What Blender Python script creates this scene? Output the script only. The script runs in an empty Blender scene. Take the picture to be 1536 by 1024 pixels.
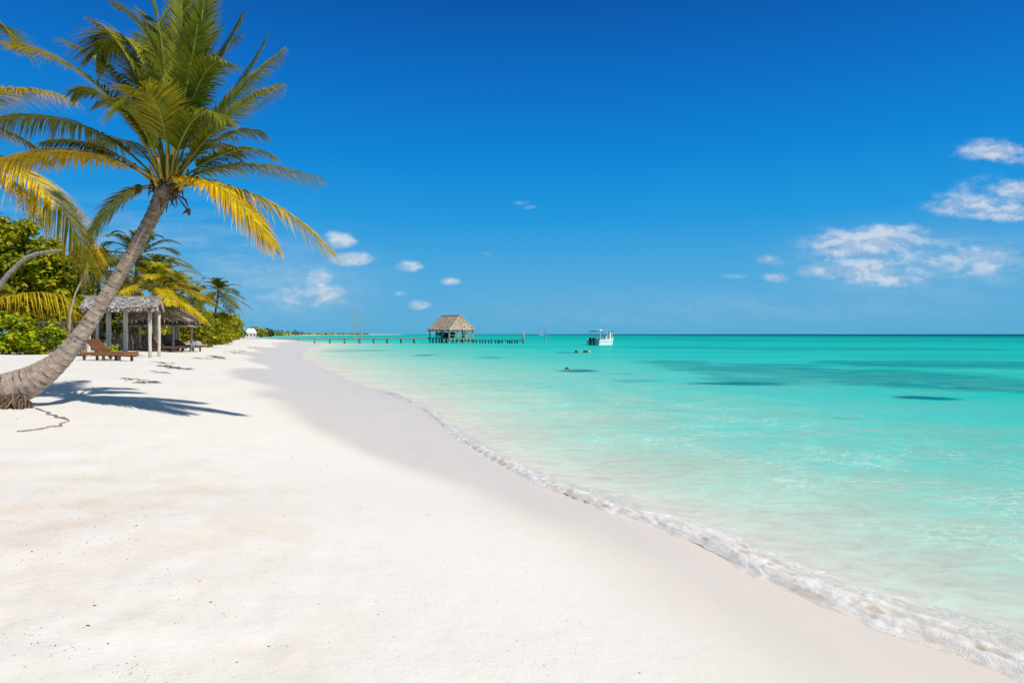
import bpy, math, random
import numpy as np
from mathutils import Vector, Matrix

random.seed(7)
RNG = np.random.default_rng(7)
R = math.radians
C = bpy.context.scene.collection
scene = bpy.context.scene

# ------------------------------------------------------------------ camera
F = 1024.0            # focal length in pixels of the 1536 px wide frame
EYE = 1.70            # metres above the sea
HORIZON = 501.0
cd = bpy.data.cameras.new('camera'); cam = bpy.data.objects.new('camera', cd); C.objects.link(cam)
cd.lens = 24; cd.sensor_width = 36; cd.clip_start = 0.05; cd.clip_end = 60000
cd.shift_y = -(512 - HORIZON) / 1536.0
cam.location = (0, 0, EYE); cam.rotation_euler = (R(90), 0, 0)
scene.camera = cam

def at(px, py, d):
    return Vector(((px - 768.0) / F * d, d, EYE + (HORIZON - py) / F * d))

# ------------------------------------------------------------------ noise
def _hash(ix, iy, seed):
    h = (ix.astype(np.int64) * 374761393 + iy.astype(np.int64) * 668265263 + seed * 974711) & 0x7fffffff
    h = ((h ^ (h >> 13)) * 1274126177) & 0x7fffffff
    h = h ^ (h >> 16)
    return (h & 0xffff) / 65535.0

def vnoise(x, y, seed=0):
    x = np.asarray(x, float); y = np.asarray(y, float)
    ix = np.floor(x); iy = np.floor(y); fx = x - ix; fy = y - iy
    fx = fx * fx * (3 - 2 * fx); fy = fy * fy * (3 - 2 * fy)
    a = _hash(ix, iy, seed); b = _hash(ix + 1, iy, seed); c = _hash(ix, iy + 1, seed); d = _hash(ix + 1, iy + 1, seed)
    return (a * (1 - fx) + b * fx) * (1 - fy) + (c * (1 - fx) + d * fx) * fy

def fbm(x, y, seed=0, oct=4):
    s = 0; a = 0.5; n = 0
    for k in range(oct):
        s = s + a * vnoise(x * 2 ** k, y * 2 ** k, seed + k * 17); n += a; a *= 0.5
    return s / n

def sstep(a, b, x):
    t = np.clip((np.asarray(x, float) - a) / (b - a), 0, 1)
    return t * t * (3 - 2 * t)

# ------------------------------------------------------------------ materials
def newmat(name):
    m = bpy.data.materials.new(name); m.use_nodes = True
    nt = m.node_tree; nt.nodes.clear()
    out = nt.nodes.new('ShaderNodeOutputMaterial')
    return m, nt, out

def N(nt, typ, **kw):
    n = nt.nodes.new(typ)
    for k, v in kw.items():
        if hasattr(n, k) and not k.startswith('i_'):
            setattr(n, k, v)
    return n

def link(nt, a, b):
    nt.links.new(a, b)

def math_node(nt, op, a, b=None, clamp=False):
    n = nt.nodes.new('ShaderNodeMath'); n.operation = op; n.use_clamp = clamp
    for i, v in enumerate((a, b)):
        if v is None: continue
        if isinstance(v, (int, float)): n.inputs[i].default_value = v
        else: nt.links.new(v, n.inputs[i])
    return n.outputs[0]

def mix_col(nt, fac, a, b, blend='MIX'):
    n = nt.nodes.new('ShaderNodeMix'); n.data_type = 'RGBA'; n.blend_type = blend
    for sock, v in ((n.inputs[0], fac), (n.inputs[6], a), (n.inputs[7], b)):
        if isinstance(v, (int, float)): sock.default_value = v
        elif isinstance(v, tuple): sock.default_value = (*v, 1) if len(v) == 3 else v
        else: nt.links.new(v, sock)
    return n.outputs[2]

def ramp(nt, fac, stops, interp='LINEAR'):
    n = nt.nodes.new('ShaderNodeValToRGB'); cr = n.color_ramp; cr.interpolation = interp
    while len(cr.elements) < len(stops): cr.elements.new(0.5)
    for e, (p, c) in zip(cr.elements, stops):
        e.position = p; e.color = (*c, 1) if len(c) == 3 else c
    if fac is not None: nt.links.new(fac, n.inputs[0])
    return n.outputs[0]

def maprange(nt, v, a, b, c=0.0, d=1.0, smooth=False):
    n = nt.nodes.new('ShaderNodeMapRange'); n.clamp = True
    if smooth: n.interpolation_type = 'SMOOTHSTEP'
    nt.links.new(v, n.inputs[0])
    for i, x in zip((1, 2, 3, 4), (a, b, c, d)): n.inputs[i].default_value = x
    return n.outputs[0]

def noise_tex(nt, vec, scale, detail=4, rough=0.55, dist=0.0):
    n = nt.nodes.new('ShaderNodeTexNoise'); n.inputs['Scale'].default_value = scale
    n.inputs['Detail'].default_value = detail; n.inputs['Roughness'].default_value = rough
    n.inputs['Distortion'].default_value = dist
    if vec is not None: nt.links.new(vec, n.inputs['Vector'])
    return n.outputs[0]

def mapping(nt, vec, scale=(1, 1, 1), rot=(0, 0, 0), loc=(0, 0, 0)):
    n = nt.nodes.new('ShaderNodeMapping')
    n.inputs['Scale'].default_value = scale; n.inputs['Rotation'].default_value = rot; n.inputs['Location'].default_value = loc
    nt.links.new(vec, n.inputs[0]); return n.outputs[0]

def surface_mat(name, rough=0.8, var=0.35, nscale=6.0, stretch=(1, 1, 1), bump=0.3, spec=0.3, bscale=None, tint=(1, 1, 1)):
    """colour comes from the mesh's own 'col' attribute, broken up by noise"""
    m, nt, out = newmat(name)
    p = N(nt, 'ShaderNodeBsdfPrincipled')
    at_ = N(nt, 'ShaderNodeAttribute'); at_.attribute_name = 'col'
    tc = N(nt, 'ShaderNodeNewGeometry')
    v = mapping(nt, tc.outputs['Position'], stretch)
    n1 = noise_tex(nt, v, nscale, 5, 0.65)
    f = maprange(nt, n1, 0.28, 0.72, 1 - var, 1 + var * 0.7)
    c = mix_col(nt, 1.0, at_.outputs['Color'], tint, 'MULTIPLY')
    vm = N(nt, 'ShaderNodeVectorMath'); vm.operation = 'SCALE'
    link(nt, c, vm.inputs[0]); link(nt, f, vm.inputs['Scale'])
    link(nt, vm.outputs[0], p.inputs['Base Color'])
    p.inputs['Roughness'].default_value = rough
    p.inputs['Specular IOR Level'].default_value = spec
    if bump:
        n2 = noise_tex(nt, v, bscale or nscale * 3, 5, 0.7)
        b = N(nt, 'ShaderNodeBump'); b.inputs['Strength'].default_value = bump; b.inputs['Distance'].default_value = 0.02
        link(nt, n2, b.inputs['Height']); link(nt, b.outputs[0], p.inputs['Normal'])
    link(nt, p.outputs[0], out.inputs[0])
    return m

def leaf_mat(name, trans=0.35, rough=0.45, var=0.25, spec=0.35):
    m, nt, out = newmat(name)
    at_ = N(nt, 'ShaderNodeAttribute'); at_.attribute_name = 'col'
    g = N(nt, 'ShaderNodeNewGeometry')
    n1 = noise_tex(nt, g.outputs['Position'], 5.0, 3)
    f = maprange(nt, n1, 0.3, 0.7, 1 - var, 1 + var)
    vm = N(nt, 'ShaderNodeVectorMath'); vm.operation = 'SCALE'
    link(nt, at_.outputs['Color'], vm.inputs[0]); link(nt, f, vm.inputs['Scale'])
    p = N(nt, 'ShaderNodeBsdfPrincipled'); p.inputs['Roughness'].default_value = rough
    p.inputs['Specular IOR Level'].default_value = spec
    link(nt, vm.outputs[0], p.inputs['Base Color'])
    t = N(nt, 'ShaderNodeBsdfTranslucent')
    tcol = mix_col(nt, 1.0, vm.outputs[0], (1.5, 1.4, 0.4), 'MULTIPLY')
    link(nt, tcol, t.inputs[0])
    mx = N(nt, 'ShaderNodeMixShader'); mx.inputs[0].default_value = trans
    link(nt, p.outputs[0], mx.inputs[1]); link(nt, t.outputs[0], mx.inputs[2])
    link(nt, mx.outputs[0], out.inputs[0])
    return m

M_FROND = leaf_mat('palm_leaf', 0.22, 0.5, spec=0.18)
M_LEAF = leaf_mat('broad_leaf', 0.42, 0.45, spec=0.25)
M_MIDRIB = surface_mat('palm_midrib', 0.5, 0.2, 8, bump=0.1)
M_TRUNK = surface_mat('palm_bark', 0.9, 0.42, 11, (1, 1, 1.6), 1.0, 0.1)
M_WOOD = surface_mat('weathered_wood', 0.85, 0.35, 10, (3, 3, 0.6), 0.5, 0.2)
M_TEAK = surface_mat('oiled_wood', 0.55, 0.3, 14, (0.6, 3, 3), 0.3, 0.35)
M_THATCH = surface_mat('thatch', 0.95, 0.4, 14, (1, 1, 1), 0.6, 0.1)
M_ROCK = surface_mat('coral_rock', 0.95, 0.35, 6, bump=0.9, spec=0.15)
M_PAINT = surface_mat('boat_paint', 0.35, 0.05, 2, bump=0.0, spec=0.5)
M_DARK = surface_mat('dark_plastic', 0.45, 0.15, 6, bump=0.0, spec=0.4)
M_CLOTH = surface_mat('cloth', 0.9, 0.15, 20, bump=0.3, spec=0.1)
M_PLASTER = surface_mat('plaster', 0.9, 0.1, 2, bump=0.2, spec=0.1)
M_WEED = surface_mat('dried_weed', 0.95, 0.4, 30, bump=0.5, spec=0.1)
M_TOWNLEAF = leaf_mat('far_leaf', 0.15, 0.6)

# ------------------------------------------------------------------ mesh builder
class MB:
    def __init__(s): s.v = []; s.f = []; s.c = []
    def add(s, verts, faces, col):
        b = len(s.v); s.v.extend([tuple(p) for p in verts])
        for i, f in enumerate(faces):
            s.f.append(tuple(b + k for k in f))
            s.c.append(col[i] if isinstance(col, list) else col)
    def box(s, c, size, col, M=None, taper=1.0):
        hx, hy, hz = size[0] / 2, size[1] / 2, size[2] / 2
        vs = []
        for z in (-1, 1):
            k = taper if z > 0 else 1
            for x, y in ((-1, -1), (1, -1), (1, 1), (-1, 1)):
                p = Vector((x * hx * k, y * hy * k, z * hz))
                if M is not None: p = M @ p
                vs.append(p + Vector(c))
        s.add(vs, [(3, 2, 1, 0), (4, 5, 6, 7), (0, 1, 5, 4), (1, 2, 6, 5), (2, 3, 7, 6), (3, 0, 4, 7)], col)
    def beam(s, a, b, w, h, col):
        a = Vector(a); b = Vector(b); d = b - a; L = d.length; d.normalize()
        up = Vector((0, 0, 1)) if abs(d.z) < 0.95 else Vector((0, 1, 0))
        x = d.cross(up).normalized(); y = x.cross(d).normalized()
        M = Matrix((x, d, y)).transposed()
        s.box((a + b) / 2, (w, L, h), col, M)
    def tube(s, pts, rad, col, seg=8, cap=True, lump=0.0, rnd=random):
        pts = [Vector(p) for p in pts]; n = len(pts); rings = []
        ref = None
        for i, p in enumerate(pts):
            t = (pts[min(i + 1, n - 1)] - pts[max(i - 1, 0)]).normalized()
            if ref is None:
                ref = Vector((0, 0, 1)) if abs(t.z) < 0.9 else Vector((1, 0, 0))
            x = (ref - t * ref.dot(t)).normalized(); y = t.cross(x); ref = x
            r = rad[i] if hasattr(rad, '__len__') else rad
            ring = []
            for k in range(seg):
                a = 2 * math.pi * k / seg
                rr = r * (1 + (rnd.uniform(-lump, lump) if lump else 0))
                ring.append(p + (x * math.cos(a) + y * math.sin(a)) * rr)
            rings.append(ring)
        vs = [v for r_ in rings for v in r_]; fs = []; cl = []
        for i in range(n - 1):
            for k in range(seg):
                k2 = (k + 1) % seg
                fs.append((i * seg + k, i * seg + k2, (i + 1) * seg + k2, (i + 1) * seg + k))
                cl.append(col(i, k) if callable(col) else col)
        if cap:
            fs.append(tuple(range(seg - 1, -1, -1))); cl.append(col(0, 0) if callable(col) else col)
            fs.append(tuple((n - 1) * seg + k for k in range(seg))); cl.append(col(n - 2, 0) if callable(col) else col)
        s.add(vs, fs, cl)
    def build(s, name, mat, parent=None, smooth=False, origin=None):
        me = bpy.data.meshes.new(name)
        v = np.array(s.v, dtype=float)
        o = Vector((0, 0, 0))
        if parent is not None:
            q = parent; tot = Vector((0, 0, 0))
            while q is not None: tot += q.location; q = q.parent
            o = tot
        elif origin is not None: o = Vector(origin)
        v = v - np.array(o)
        me.from_pydata(v.tolist(), [], s.f)
        ca = me.color_attributes.new('col', 'FLOAT_COLOR', 'CORNER')
        buf = []
        for f, c in zip(s.f, s.c): buf.extend((c[0], c[1], c[2], 1.0) * len(f))
        ca.data.foreach_set('color', buf)
        me.materials.append(mat)
        if smooth: me.polygons.foreach_set('use_smooth', [True] * len(me.polygons))
        me.update()
        ob = bpy.data.objects.new(name, me); C.objects.link(ob)
        if parent is not None: ob.parent = parent
        elif origin is not None: ob.location = origin
        return ob

def thing(name, label, cat, loc=(0, 0, 0), group=None):
    o = bpy.data.objects.new(name, None); C.objects.link(o); o.empty_display_size = 0.2
    o.location = loc; o['label'] = label; o['category'] = cat
    if group: o['group'] = group
    return o

def tag(o, label, cat, group=None, kind=None):
    o['label'] = label
    if cat: o['category'] = cat
    if group: o['group'] = group
    if kind: o['kind'] = kind
    return o

def copy_tree(o, parent=None):
    c = o.copy(); C.objects.link(c)
    if parent is not None: c.parent = parent
    for ch in [x for x in bpy.data.objects if x.parent == o]: copy_tree(ch, c)
    return c

def jit(c, v=0.15):
    k = 1 + random.uniform(-v, v)
    return (c[0] * k, c[1] * k, c[2] * k)

def lerp3(a, b, t):
    return tuple(a[i] * (1 - t) + b[i] * t for i in range(3))

# ------------------------------------------------------------------ shoreline and terrain
SHORE = [(40, -160), (20, -60), (9.5, -18), (6.0, -6), (4.3, -1), (3.3, 1.6), (2.54, 3.39), (1.89, 4.48), (1.34, 5.92), (0.45, 7.44),
         (-0.70, 10.6), (-2.42, 16.7), (-5.3, 23.5), (-10.0, 35.5), (-15.8, 51.2), (-24.8, 83), (-32.6, 116), (-42.6, 139),
         (-57, 158), (-76, 193), (-113, 290), (-212, 580), (-255, 870), (-354, 1741)]
WET = [(0.2, -40), (0.4, -6), (0.7, 1.0), (0.66, 3.06), (0.42, 3.7), (0.02, 4.8), (-0.55, 6.0), (-1.45, 7.6), (-2.75, 9.6), (-4.1, 11.6), (-5.6, 14.0), (-6.2, 16.0),
       (-8.0, 18.8), (-9.2, 21.5), (-9.9, 26), (-13.2, 32), (-13.6, 36), (-17.8, 43), (-18.6, 50), (-23, 60), (-24, 68), (-30, 85), (-36, 110), (-46, 135), (-60, 152),
       (-80, 190), (-118, 290), (-220, 580), (-270, 870), (-380, 1741)]

def densify(P, n=6):
    P = [np.array(p, float) for p in P]; out = []
    for i in range(len(P) - 1):
        p0 = P[max(i - 1, 0)]; p1 = P[i]; p2 = P[i + 1]; p3 = P[min(i + 2, len(P) - 1)]
        l = np.linalg.norm(p2 - p1)
        m1 = (p2 - p0) / (np.linalg.norm(p2 - p1) + np.linalg.norm(p1 - p0) + 1e-9) * l if i else (p2 - p1)
        m2 = (p3 - p1) / (np.linalg.norm(p3 - p2) + np.linalg.norm(p2 - p1) + 1e-9) * l if i < len(P) - 2 else (p2 - p1)
        for k in range(n):
            t = k / n
            out.append((2*t**3-3*t**2+1)*p1 + (t**3-2*t**2+t)*m1 + (-2*t**3+3*t**2)*p2 + (t**3-t**2)*m2)
    out.append(P[-1]); return np.array(out)

SH = densify(SHORE); WT = densify(WET, 4)
CLOSE = np.array([(-420, 2600), (-900, 5000), (-9000, 9000), (-9000, -3000), (40, -3000)], float)

def signed_dist(x, y, line):
    """positive on the land side"""
    x = np.asarray(x, float).ravel(); y = np.asarray(y, float).ravel()
    best = np.full(x.shape, 1e18)
    poly = np.vstack([line, CLOSE]); inside = np.zeros(x.shape, bool)
    npol = len(poly)
    for i in range(npol):
        ax, ay = poly[i]; bx, by = poly[(i + 1) % npol]
        if i < len(line) + 1:
            dx, dy = bx - ax, by - ay; L2 = dx * dx + dy * dy + 1e-12
            t = np.clip(((x - ax) * dx + (y - ay) * dy) / L2, 0, 1)
            best = np.minimum(best, (x - ax - t * dx) ** 2 + (y - ay - t * dy) ** 2)
        cond = (ay > y) != (by > y)
        with np.errstate(divide='ignore', invalid='ignore'):
            xi = (bx - ax) * (y - ay) / (by - ay) + ax
        inside ^= cond & (x < xi)
    d = np.sqrt(best)
    return np.where(inside, d, -d)

def land_z(x, y, s=None):
    x = np.asarray(x, float).ravel(); y = np.asarray(y, float).ravel()
    if s is None: s = signed_dist(x, y, SH)
    sp = np.maximum(s, 0)
    z = 0.88 * (1 - np.exp(-(sp / 3.9) ** 1.4))
    dry = sstep(1.5, 5, sp)
    z = z + dry * (0.10 * (fbm(x / 3.1, y / 3.1, 3, 3) - 0.5) + 0.05 * (fbm(x / 0.55, y / 0.55, 9, 3) - 0.5))
    dist = np.hypot(x, y)
    z = z + dry * sstep(16, 3, dist) * 0.035 * (fbm(x / 0.16, y / 0.22, 21, 3) - 0.5)
    sm = np.maximum(-s, 0)
    z = np.where(s < 0, -np.minimum(0.06 * sm + 0.02 * np.minimum(sm, 1), 3.5), z)
    return z

_GX, _GY = np.arange(-12, 6, 0.03), np.arange(1.5, 15.5, 0.03)
_GA, _GB = np.meshgrid(_GX, _GY)
_GZ = land_z(_GA, _GB).reshape(_GA.shape)
def gz(x, y):
    if -11.9 < x < 5.9 and 1.6 < y < 15.4:
        fx = (x + 12) / 0.03; fy = (y - 1.5) / 0.03; i = int(fx); j = int(fy); fx -= i; fy -= j
        return float((_GZ[j, i] * (1 - fx) + _GZ[j, i + 1] * fx) * (1 - fy) + (_GZ[j + 1, i] * (1 - fx) + _GZ[j + 1, i + 1] * fx) * fy)
    return float(land_z([x], [y])[0])
def ground(px, d):
    x = (px - 768.0) / F * d
    return Vector((x, d, gz(x, d)))

def polar_grid(rmin, rmax, ratio, fine_step, fine_half):
    a = list(np.arange(-fine_half, fine_half + 1e-6, fine_step)) + list(np.arange(fine_half + 4, 360 - fine_half - 3, 4))
    a = np.radians(np.array(a)); r = [0.05, 0.2, 0.4]
    q = rmin
    while q < rmax: r.append(q); q *= ratio
    r = np.array(r)
    A, RR = np.meshgrid(a, r)
    X = np.sin(A) * RR; Y = np.cos(A) * RR
    nr, na = X.shape
    i = np.arange(nr - 1)[:, None]; j = np.arange(na)[None, :]
    j2 = (j + 1) % na
    faces = np.stack([(i * na + j), (i * na + j2), ((i + 1) * na + j2), ((i + 1) * na + j)], -1).reshape(-1, 4)
    faces = faces[:, ::-1]
    return X.ravel(), Y.ravel(), faces

def mesh_from(name, V, Fc, attrs, mat, smooth=True):
    used = np.unique(Fc); remap = np.full(len(V), -1); remap[used] = np.arange(len(used))
    V = V[used]; Fc = remap[Fc]
    me = bpy.data.meshes.new(name)
    me.vertices.add(len(V)); me.vertices.foreach_set('co', V.astype(np.float32).ravel())
    n = len(Fc); me.loops.add(n * 4); me.loops.foreach_set('vertex_index', Fc.astype(np.int32).ravel())
    me.polygons.add(n); me.polygons.foreach_set('loop_start', np.arange(0, n * 4, 4, dtype=np.int32))
    me.polygons.foreach_set('loop_total', np.full(n, 4, dtype=np.int32))
    me.update(calc_edges=True); me.validate()
    for k, a in attrs.items():
        at_ = me.attributes.new(k, 'FLOAT', 'POINT'); at_.data.foreach_set('value', a[used].astype(np.float32))
    me.materials.append(mat)
    if smooth: me.polygons.foreach_set('use_smooth', [True] * n)
    ob = bpy.data.objects.new(name, me); C.objects.link(ob)
    return ob

# ---- sand material
def sand_mat():
    m, nt, out = newmat('white_sand')
    p = N(nt, 'ShaderNodeBsdfPrincipled')
    g = N(nt, 'ShaderNodeNewGeometry'); pos = g.outputs['Position']
    wet = N(nt, 'ShaderNodeAttribute'); wet.attribute_name = 'wet'; wet = wet.outputs['Fac']
    lit = N(nt, 'ShaderNodeAttribute'); lit.attribute_name = 'litter'; lit = lit.outputs['Fac']
    sea = N(nt, 'ShaderNodeAttribute'); sea.attribute_name = 'under'; sea = sea.outputs['Fac']
    n_big = noise_tex(nt, pos, 0.35, 4); n_mid = noise_tex(nt, pos, 2.2, 5, 0.6); n_fine = noise_tex(nt, pos, 55, 4, 0.7)
    n_grain = noise_tex(nt, pos, 240, 2, 0.7)
    dry = mix_col(nt, maprange(nt, n_big, 0.35, 0.65), (0.80, 0.765, 0.705), (0.83, 0.80, 0.75))
    dry = mix_col(nt, maprange(nt, n_mid, 0.4, 0.7, 0, 0.5), dry, (0.79, 0.745, 0.675))
    # trampled sand with fine shell and leaf litter
    pk = math_node(nt, 'MULTIPLY', lit, maprange(nt, n_mid, 0.38, 0.62), True)
    dry = mix_col(nt, math_node(nt, 'MULTIPLY', pk, 0.75), dry, (0.76, 0.66, 0.55))
    spk = maprange(nt, noise_tex(nt, pos, 46, 2, 0.6), 0.66, 0.74)
    dry = mix_col(nt, math_node(nt, 'MULTIPLY', math_node(nt, 'MULTIPLY', spk, pk), 0.85), dry, (0.36, 0.25, 0.17))
    grain = maprange(nt, n_grain, 0.3, 0.7, 0.965, 1.03)
    streak = noise_tex(nt, mapping(nt, pos, (1.1, 0.32, 1), (0, 0, R(22))), 2.4, 5, 0.6)
    wetc = mix_col(nt, maprange(nt, streak, 0.35, 0.65), (0.725, 0.645, 0.56), (0.77, 0.68, 0.585))
    col = mix_col(nt, wet, dry, wetc)
    col = mix_col(nt, sea, col, (0.78, 0.74, 0.63))
    vm = N(nt, 'ShaderNodeVectorMath'); vm.operation = 'SCALE'; link(nt, col, vm.inputs[0]); link(nt, grain, vm.inputs['Scale'])
    link(nt, vm.outputs[0], p.inputs['Base Color'])
    link(nt, maprange(nt, wet, 0, 1, 0.92, 0.30), p.inputs['Roughness'])
    link(nt, maprange(nt, wet, 0, 1, 0.1, 0.24), p.inputs['Specular IOR Level'])
    hgt = math_node(nt, 'ADD', math_node(nt, 'MULTIPLY', n_fine, 0.35), math_node(nt, 'MULTIPLY', noise_tex(nt, pos, 9, 5, 0.62), 1.0))
    b = N(nt, 'ShaderNodeBump'); b.inputs['Distance'].default_value = 0.018
    link(nt, maprange(nt, wet, 0, 1, 0.42, 0.06), b.inputs['Strength'])
    link(nt, hgt, b.inputs['Height']); link(nt, b.outputs[0], p.inputs['Normal'])
    link(nt, p.outputs[0], out.inputs[0])
    return m

def build_beach():
    X, Y, Fc = polar_grid(0.6, 9000, 1.026, 0.25, 62)
    s = signed_dist(X, Y, SH); z = land_z(X, Y, s)
    w = signed_dist(X, Y, WT)
    dist = np.hypot(X, Y)
    wn = w + (fbm(X / 2.6, Y / 3.4, 5, 3) - 0.5) * np.clip(dist * 0.09, 0.5, 3.0)
    soft = np.clip(0.45 + 0.5 * sstep(9, 4, dist) + 0.5 * sstep(25, 80, dist), 0.05, 1)
    wet = 1 - sstep(-soft * 1.2, soft * 0.4, wn)
    wet *= 0.80 + 0.08 * sstep(3.5, 9, dist)
    # blotch of darker trampled sand with litter, lower left
    def blob(cx, cy, rx, ry): return np.exp(-(((X - cx) / rx) ** 2 + ((Y - cy) / ry) ** 2))
    lit = np.clip(0.95 * blob(-2.55, 4.0, 0.8, 0.75) + 0.8 * blob(-1.55, 3.95, 0.35, 0.3) + 0.7 * blob(-2.6, 5.3, .9, .35) + 0.6 * blob(-1.7, 2.65, 0.8, 0.4) + 0.3 * blob(-2.5, 5.2, 2.2, 2.5) + 0.25 * blob(-3, 3, 2, 2), 0, 1)
    lit *= sstep(2.2, 3.4, s)
    under = 1 - sstep(-1.2, 0.0, s)
    ob = mesh_from('beach', np.stack([X, Y, z], -1), Fc, {'wet': wet, 'litter': lit, 'under': under}, sand_mat())
    tag(ob, 'white sand beach curving along the turquoise sea with wet sand by the water', None, kind='structure')
    return ob
build_beach()

# ---- sea
def sea_mat():
    m, nt, out = newmat('clear_sea')
    g = N(nt, 'ShaderNodeNewGeometry'); pos = g.outputs['Position']
    def attr(n):
        a = N(nt, 'ShaderNodeAttribute'); a.attribute_name = n; return a.outputs['Fac']
    dep, off, weed, far = attr('dep'), attr('off'), attr('weed'), attr('far')
    # depth ripples at three scales
    r1 = noise_tex(nt, mapping(nt, pos, (1.5, 2.6, 1), (0, 0, R(-14))), 2.3, 5, 0.66, 0.8)
    r2 = noise_tex(nt, mapping(nt, pos, (0.34, 0.62, 1), (0, 0, R(8))), 1.0, 5, 0.6, 0.6)
    r3 = noise_tex(nt, mapping(nt, pos, (0.028, 0.075, 1), (0, 0, R(4))), 1.0, 6, 0.62)
    k = math_node(nt, 'ADD', math_node(nt, 'MULTIPLY', math_node(nt, 'SUBTRACT', r1, 0.5), 0.26),
                  math_node(nt, 'ADD', math_node(nt, 'MULTIPLY', math_node(nt, 'SUBTRACT', r2, 0.5), 0.26),
                            math_node(nt, 'MULTIPLY', math_node(nt, 'SUBTRACT', r3, 0.5), 0.22)))
    k = math_node(nt, 'MULTIPLY', k, maprange(nt, far, 0.0, 1.0, 1.0, 0.8))
    d2 = math_node(nt, 'ADD', dep, k, True)
    col = ramp(nt, d2, SEA_STOPS)
    wk = math_node(nt, 'MULTIPLY', weed, maprange(nt, math_node(nt, 'ADD', math_node(nt, 'MULTIPLY', r2, 0.45), math_node(nt, 'MULTIPLY', r3, 0.55)), 0.38, 0.54, 0.42, 1.15), True)
    col = mix_col(nt, wk, col, (0.0, 0.13, 0.18))
    # net of focused sunlight painted into the water colour over the shallows
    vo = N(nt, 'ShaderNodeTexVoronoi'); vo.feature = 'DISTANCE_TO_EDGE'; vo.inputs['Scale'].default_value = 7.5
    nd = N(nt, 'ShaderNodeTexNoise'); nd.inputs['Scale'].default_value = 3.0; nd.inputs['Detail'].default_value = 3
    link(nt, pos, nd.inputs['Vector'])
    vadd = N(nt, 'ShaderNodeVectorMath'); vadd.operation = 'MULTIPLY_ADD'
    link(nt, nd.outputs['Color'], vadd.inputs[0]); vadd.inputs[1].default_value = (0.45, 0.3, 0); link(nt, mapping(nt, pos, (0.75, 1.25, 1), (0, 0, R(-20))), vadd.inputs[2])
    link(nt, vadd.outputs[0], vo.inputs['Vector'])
    caustic_net = maprange(nt, vo.outputs['Distance'], 0.0, 0.11, 1.0, 0.0, True)
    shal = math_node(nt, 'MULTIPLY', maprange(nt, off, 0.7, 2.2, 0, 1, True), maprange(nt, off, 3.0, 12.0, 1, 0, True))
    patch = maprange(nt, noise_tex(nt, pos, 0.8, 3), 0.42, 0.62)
    caustic_k = math_node(nt, 'MULTIPLY', math_node(nt, 'MULTIPLY', caustic_net, shal), math_node(nt, 'MULTIPLY', patch, 0.62))
    col = mix_col(nt, caustic_k, col, (0.72, 0.80, 0.70))
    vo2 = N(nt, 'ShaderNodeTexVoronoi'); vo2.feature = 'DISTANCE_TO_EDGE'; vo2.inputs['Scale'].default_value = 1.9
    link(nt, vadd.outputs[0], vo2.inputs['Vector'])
    caustic_net2 = math_node(nt, 'MULTIPLY', maprange(nt, vo2.outputs['Distance'], 0.0, 0.10, 1.0, 0.0, True), maprange(nt, off, 4.0, 28.0, 1, 0, True))
    col = mix_col(nt, math_node(nt, 'MULTIPLY', math_node(nt, 'MULTIPLY', caustic_net2, shal), math_node(nt, 'MULTIPLY', patch, 0.10)), col, (0.70, 0.80, 0.70))
    rs = math_node(nt, 'ADD', math_node(nt, 'MULTIPLY', r1, 0.6), math_node(nt, 'MULTIPLY', r2, 0.4))
    lum = maprange(nt, rs, 0.34, 0.66, 0.75, 1.18)  # light and dark of wave lensing, painted into the water colour
    lv = N(nt, 'ShaderNodeVectorMath'); lv.operation = 'SCALE'; link(nt, col, lv.inputs[0]); link(nt, lum, lv.inputs['Scale']); col = lv.outputs[0]
    dif = N(nt, 'ShaderNodeBsdfDiffuse'); link(nt, col, dif.inputs[0])
    body = dif
    # wavelets
    w1 = noise_tex(nt, mapping(nt, pos, (1, 2.4, 1), (0, 0, R(-12))), 3.2, 4, 0.6, 0.5)
    w2 = noise_tex(nt, mapping(nt, pos, (1, 2.2, 1), (0, 0, R(10))), 0.6, 4, 0.55)
    hh = math_node(nt, 'ADD', math_node(nt, 'MULTIPLY', w1, 0.07), math_node(nt, 'MULTIPLY', w2, 0.20))
    b = N(nt, 'ShaderNodeBump'); b.inputs['Distance'].default_value = 0.55
    link(nt, maprange(nt, far, 0.0, 1.0, 0.65, 0.22), b.inputs['Strength']); link(nt, hh, b.inputs['Height'])
    gl = N(nt, 'ShaderNodeBsdfGlossy'); gl.inputs['Roughness'].default_value = 0.07; link(nt, b.outputs[0], gl.inputs['Normal'])
    fr = N(nt, 'ShaderNodeFresnel'); fr.inputs['IOR'].default_value = 1.33; link(nt, b.outputs[0], fr.inputs['Normal'])
    fk = math_node(nt, 'MINIMUM', math_node(nt, 'MULTIPLY', fr.outputs[0], 0.5), 0.075)
    mx = N(nt, 'ShaderNodeMixShader'); link(nt, fk, mx.inputs[0]); link(nt, body.outputs[0], mx.inputs[1]); link(nt, gl.outputs[0], mx.inputs[2])
    link(nt, mx.outputs[0], out.inputs[0])
    return m

SEA_STOPS = [(0.0, (0.745, 0.70, 0.62)), (0.10, (0.67, 0.71, 0.615)), (0.22, (0.47, 0.69, 0.57)), (0.34, (0.26, 0.63, 0.535)), (0.47, (0.10, 0.58, 0.52)),
             (0.58, (0.015, 0.52, 0.47)), (0.70, (0.0, 0.43, 0.395)), (0.80, (0.0, 0.31, 0.305)), (0.90, (0.0, 0.16, 0.18)), (1.0, (0.0, 0.065, 0.105))]

def px_ellipse(X, Y, cx, cy, w, h):
    """weed bed on the sea floor whose outline was read off at (cx, cy)"""
    d = EYE * F / (cy - HORIZON); x0 = (cx - 768) / F * d
    rx = w / 2 / F * d; ry = d * d / (EYE * F) * h / 2
    q = ((X - x0) / rx) ** 2 + ((Y - d) / ry) ** 2
    return q

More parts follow.
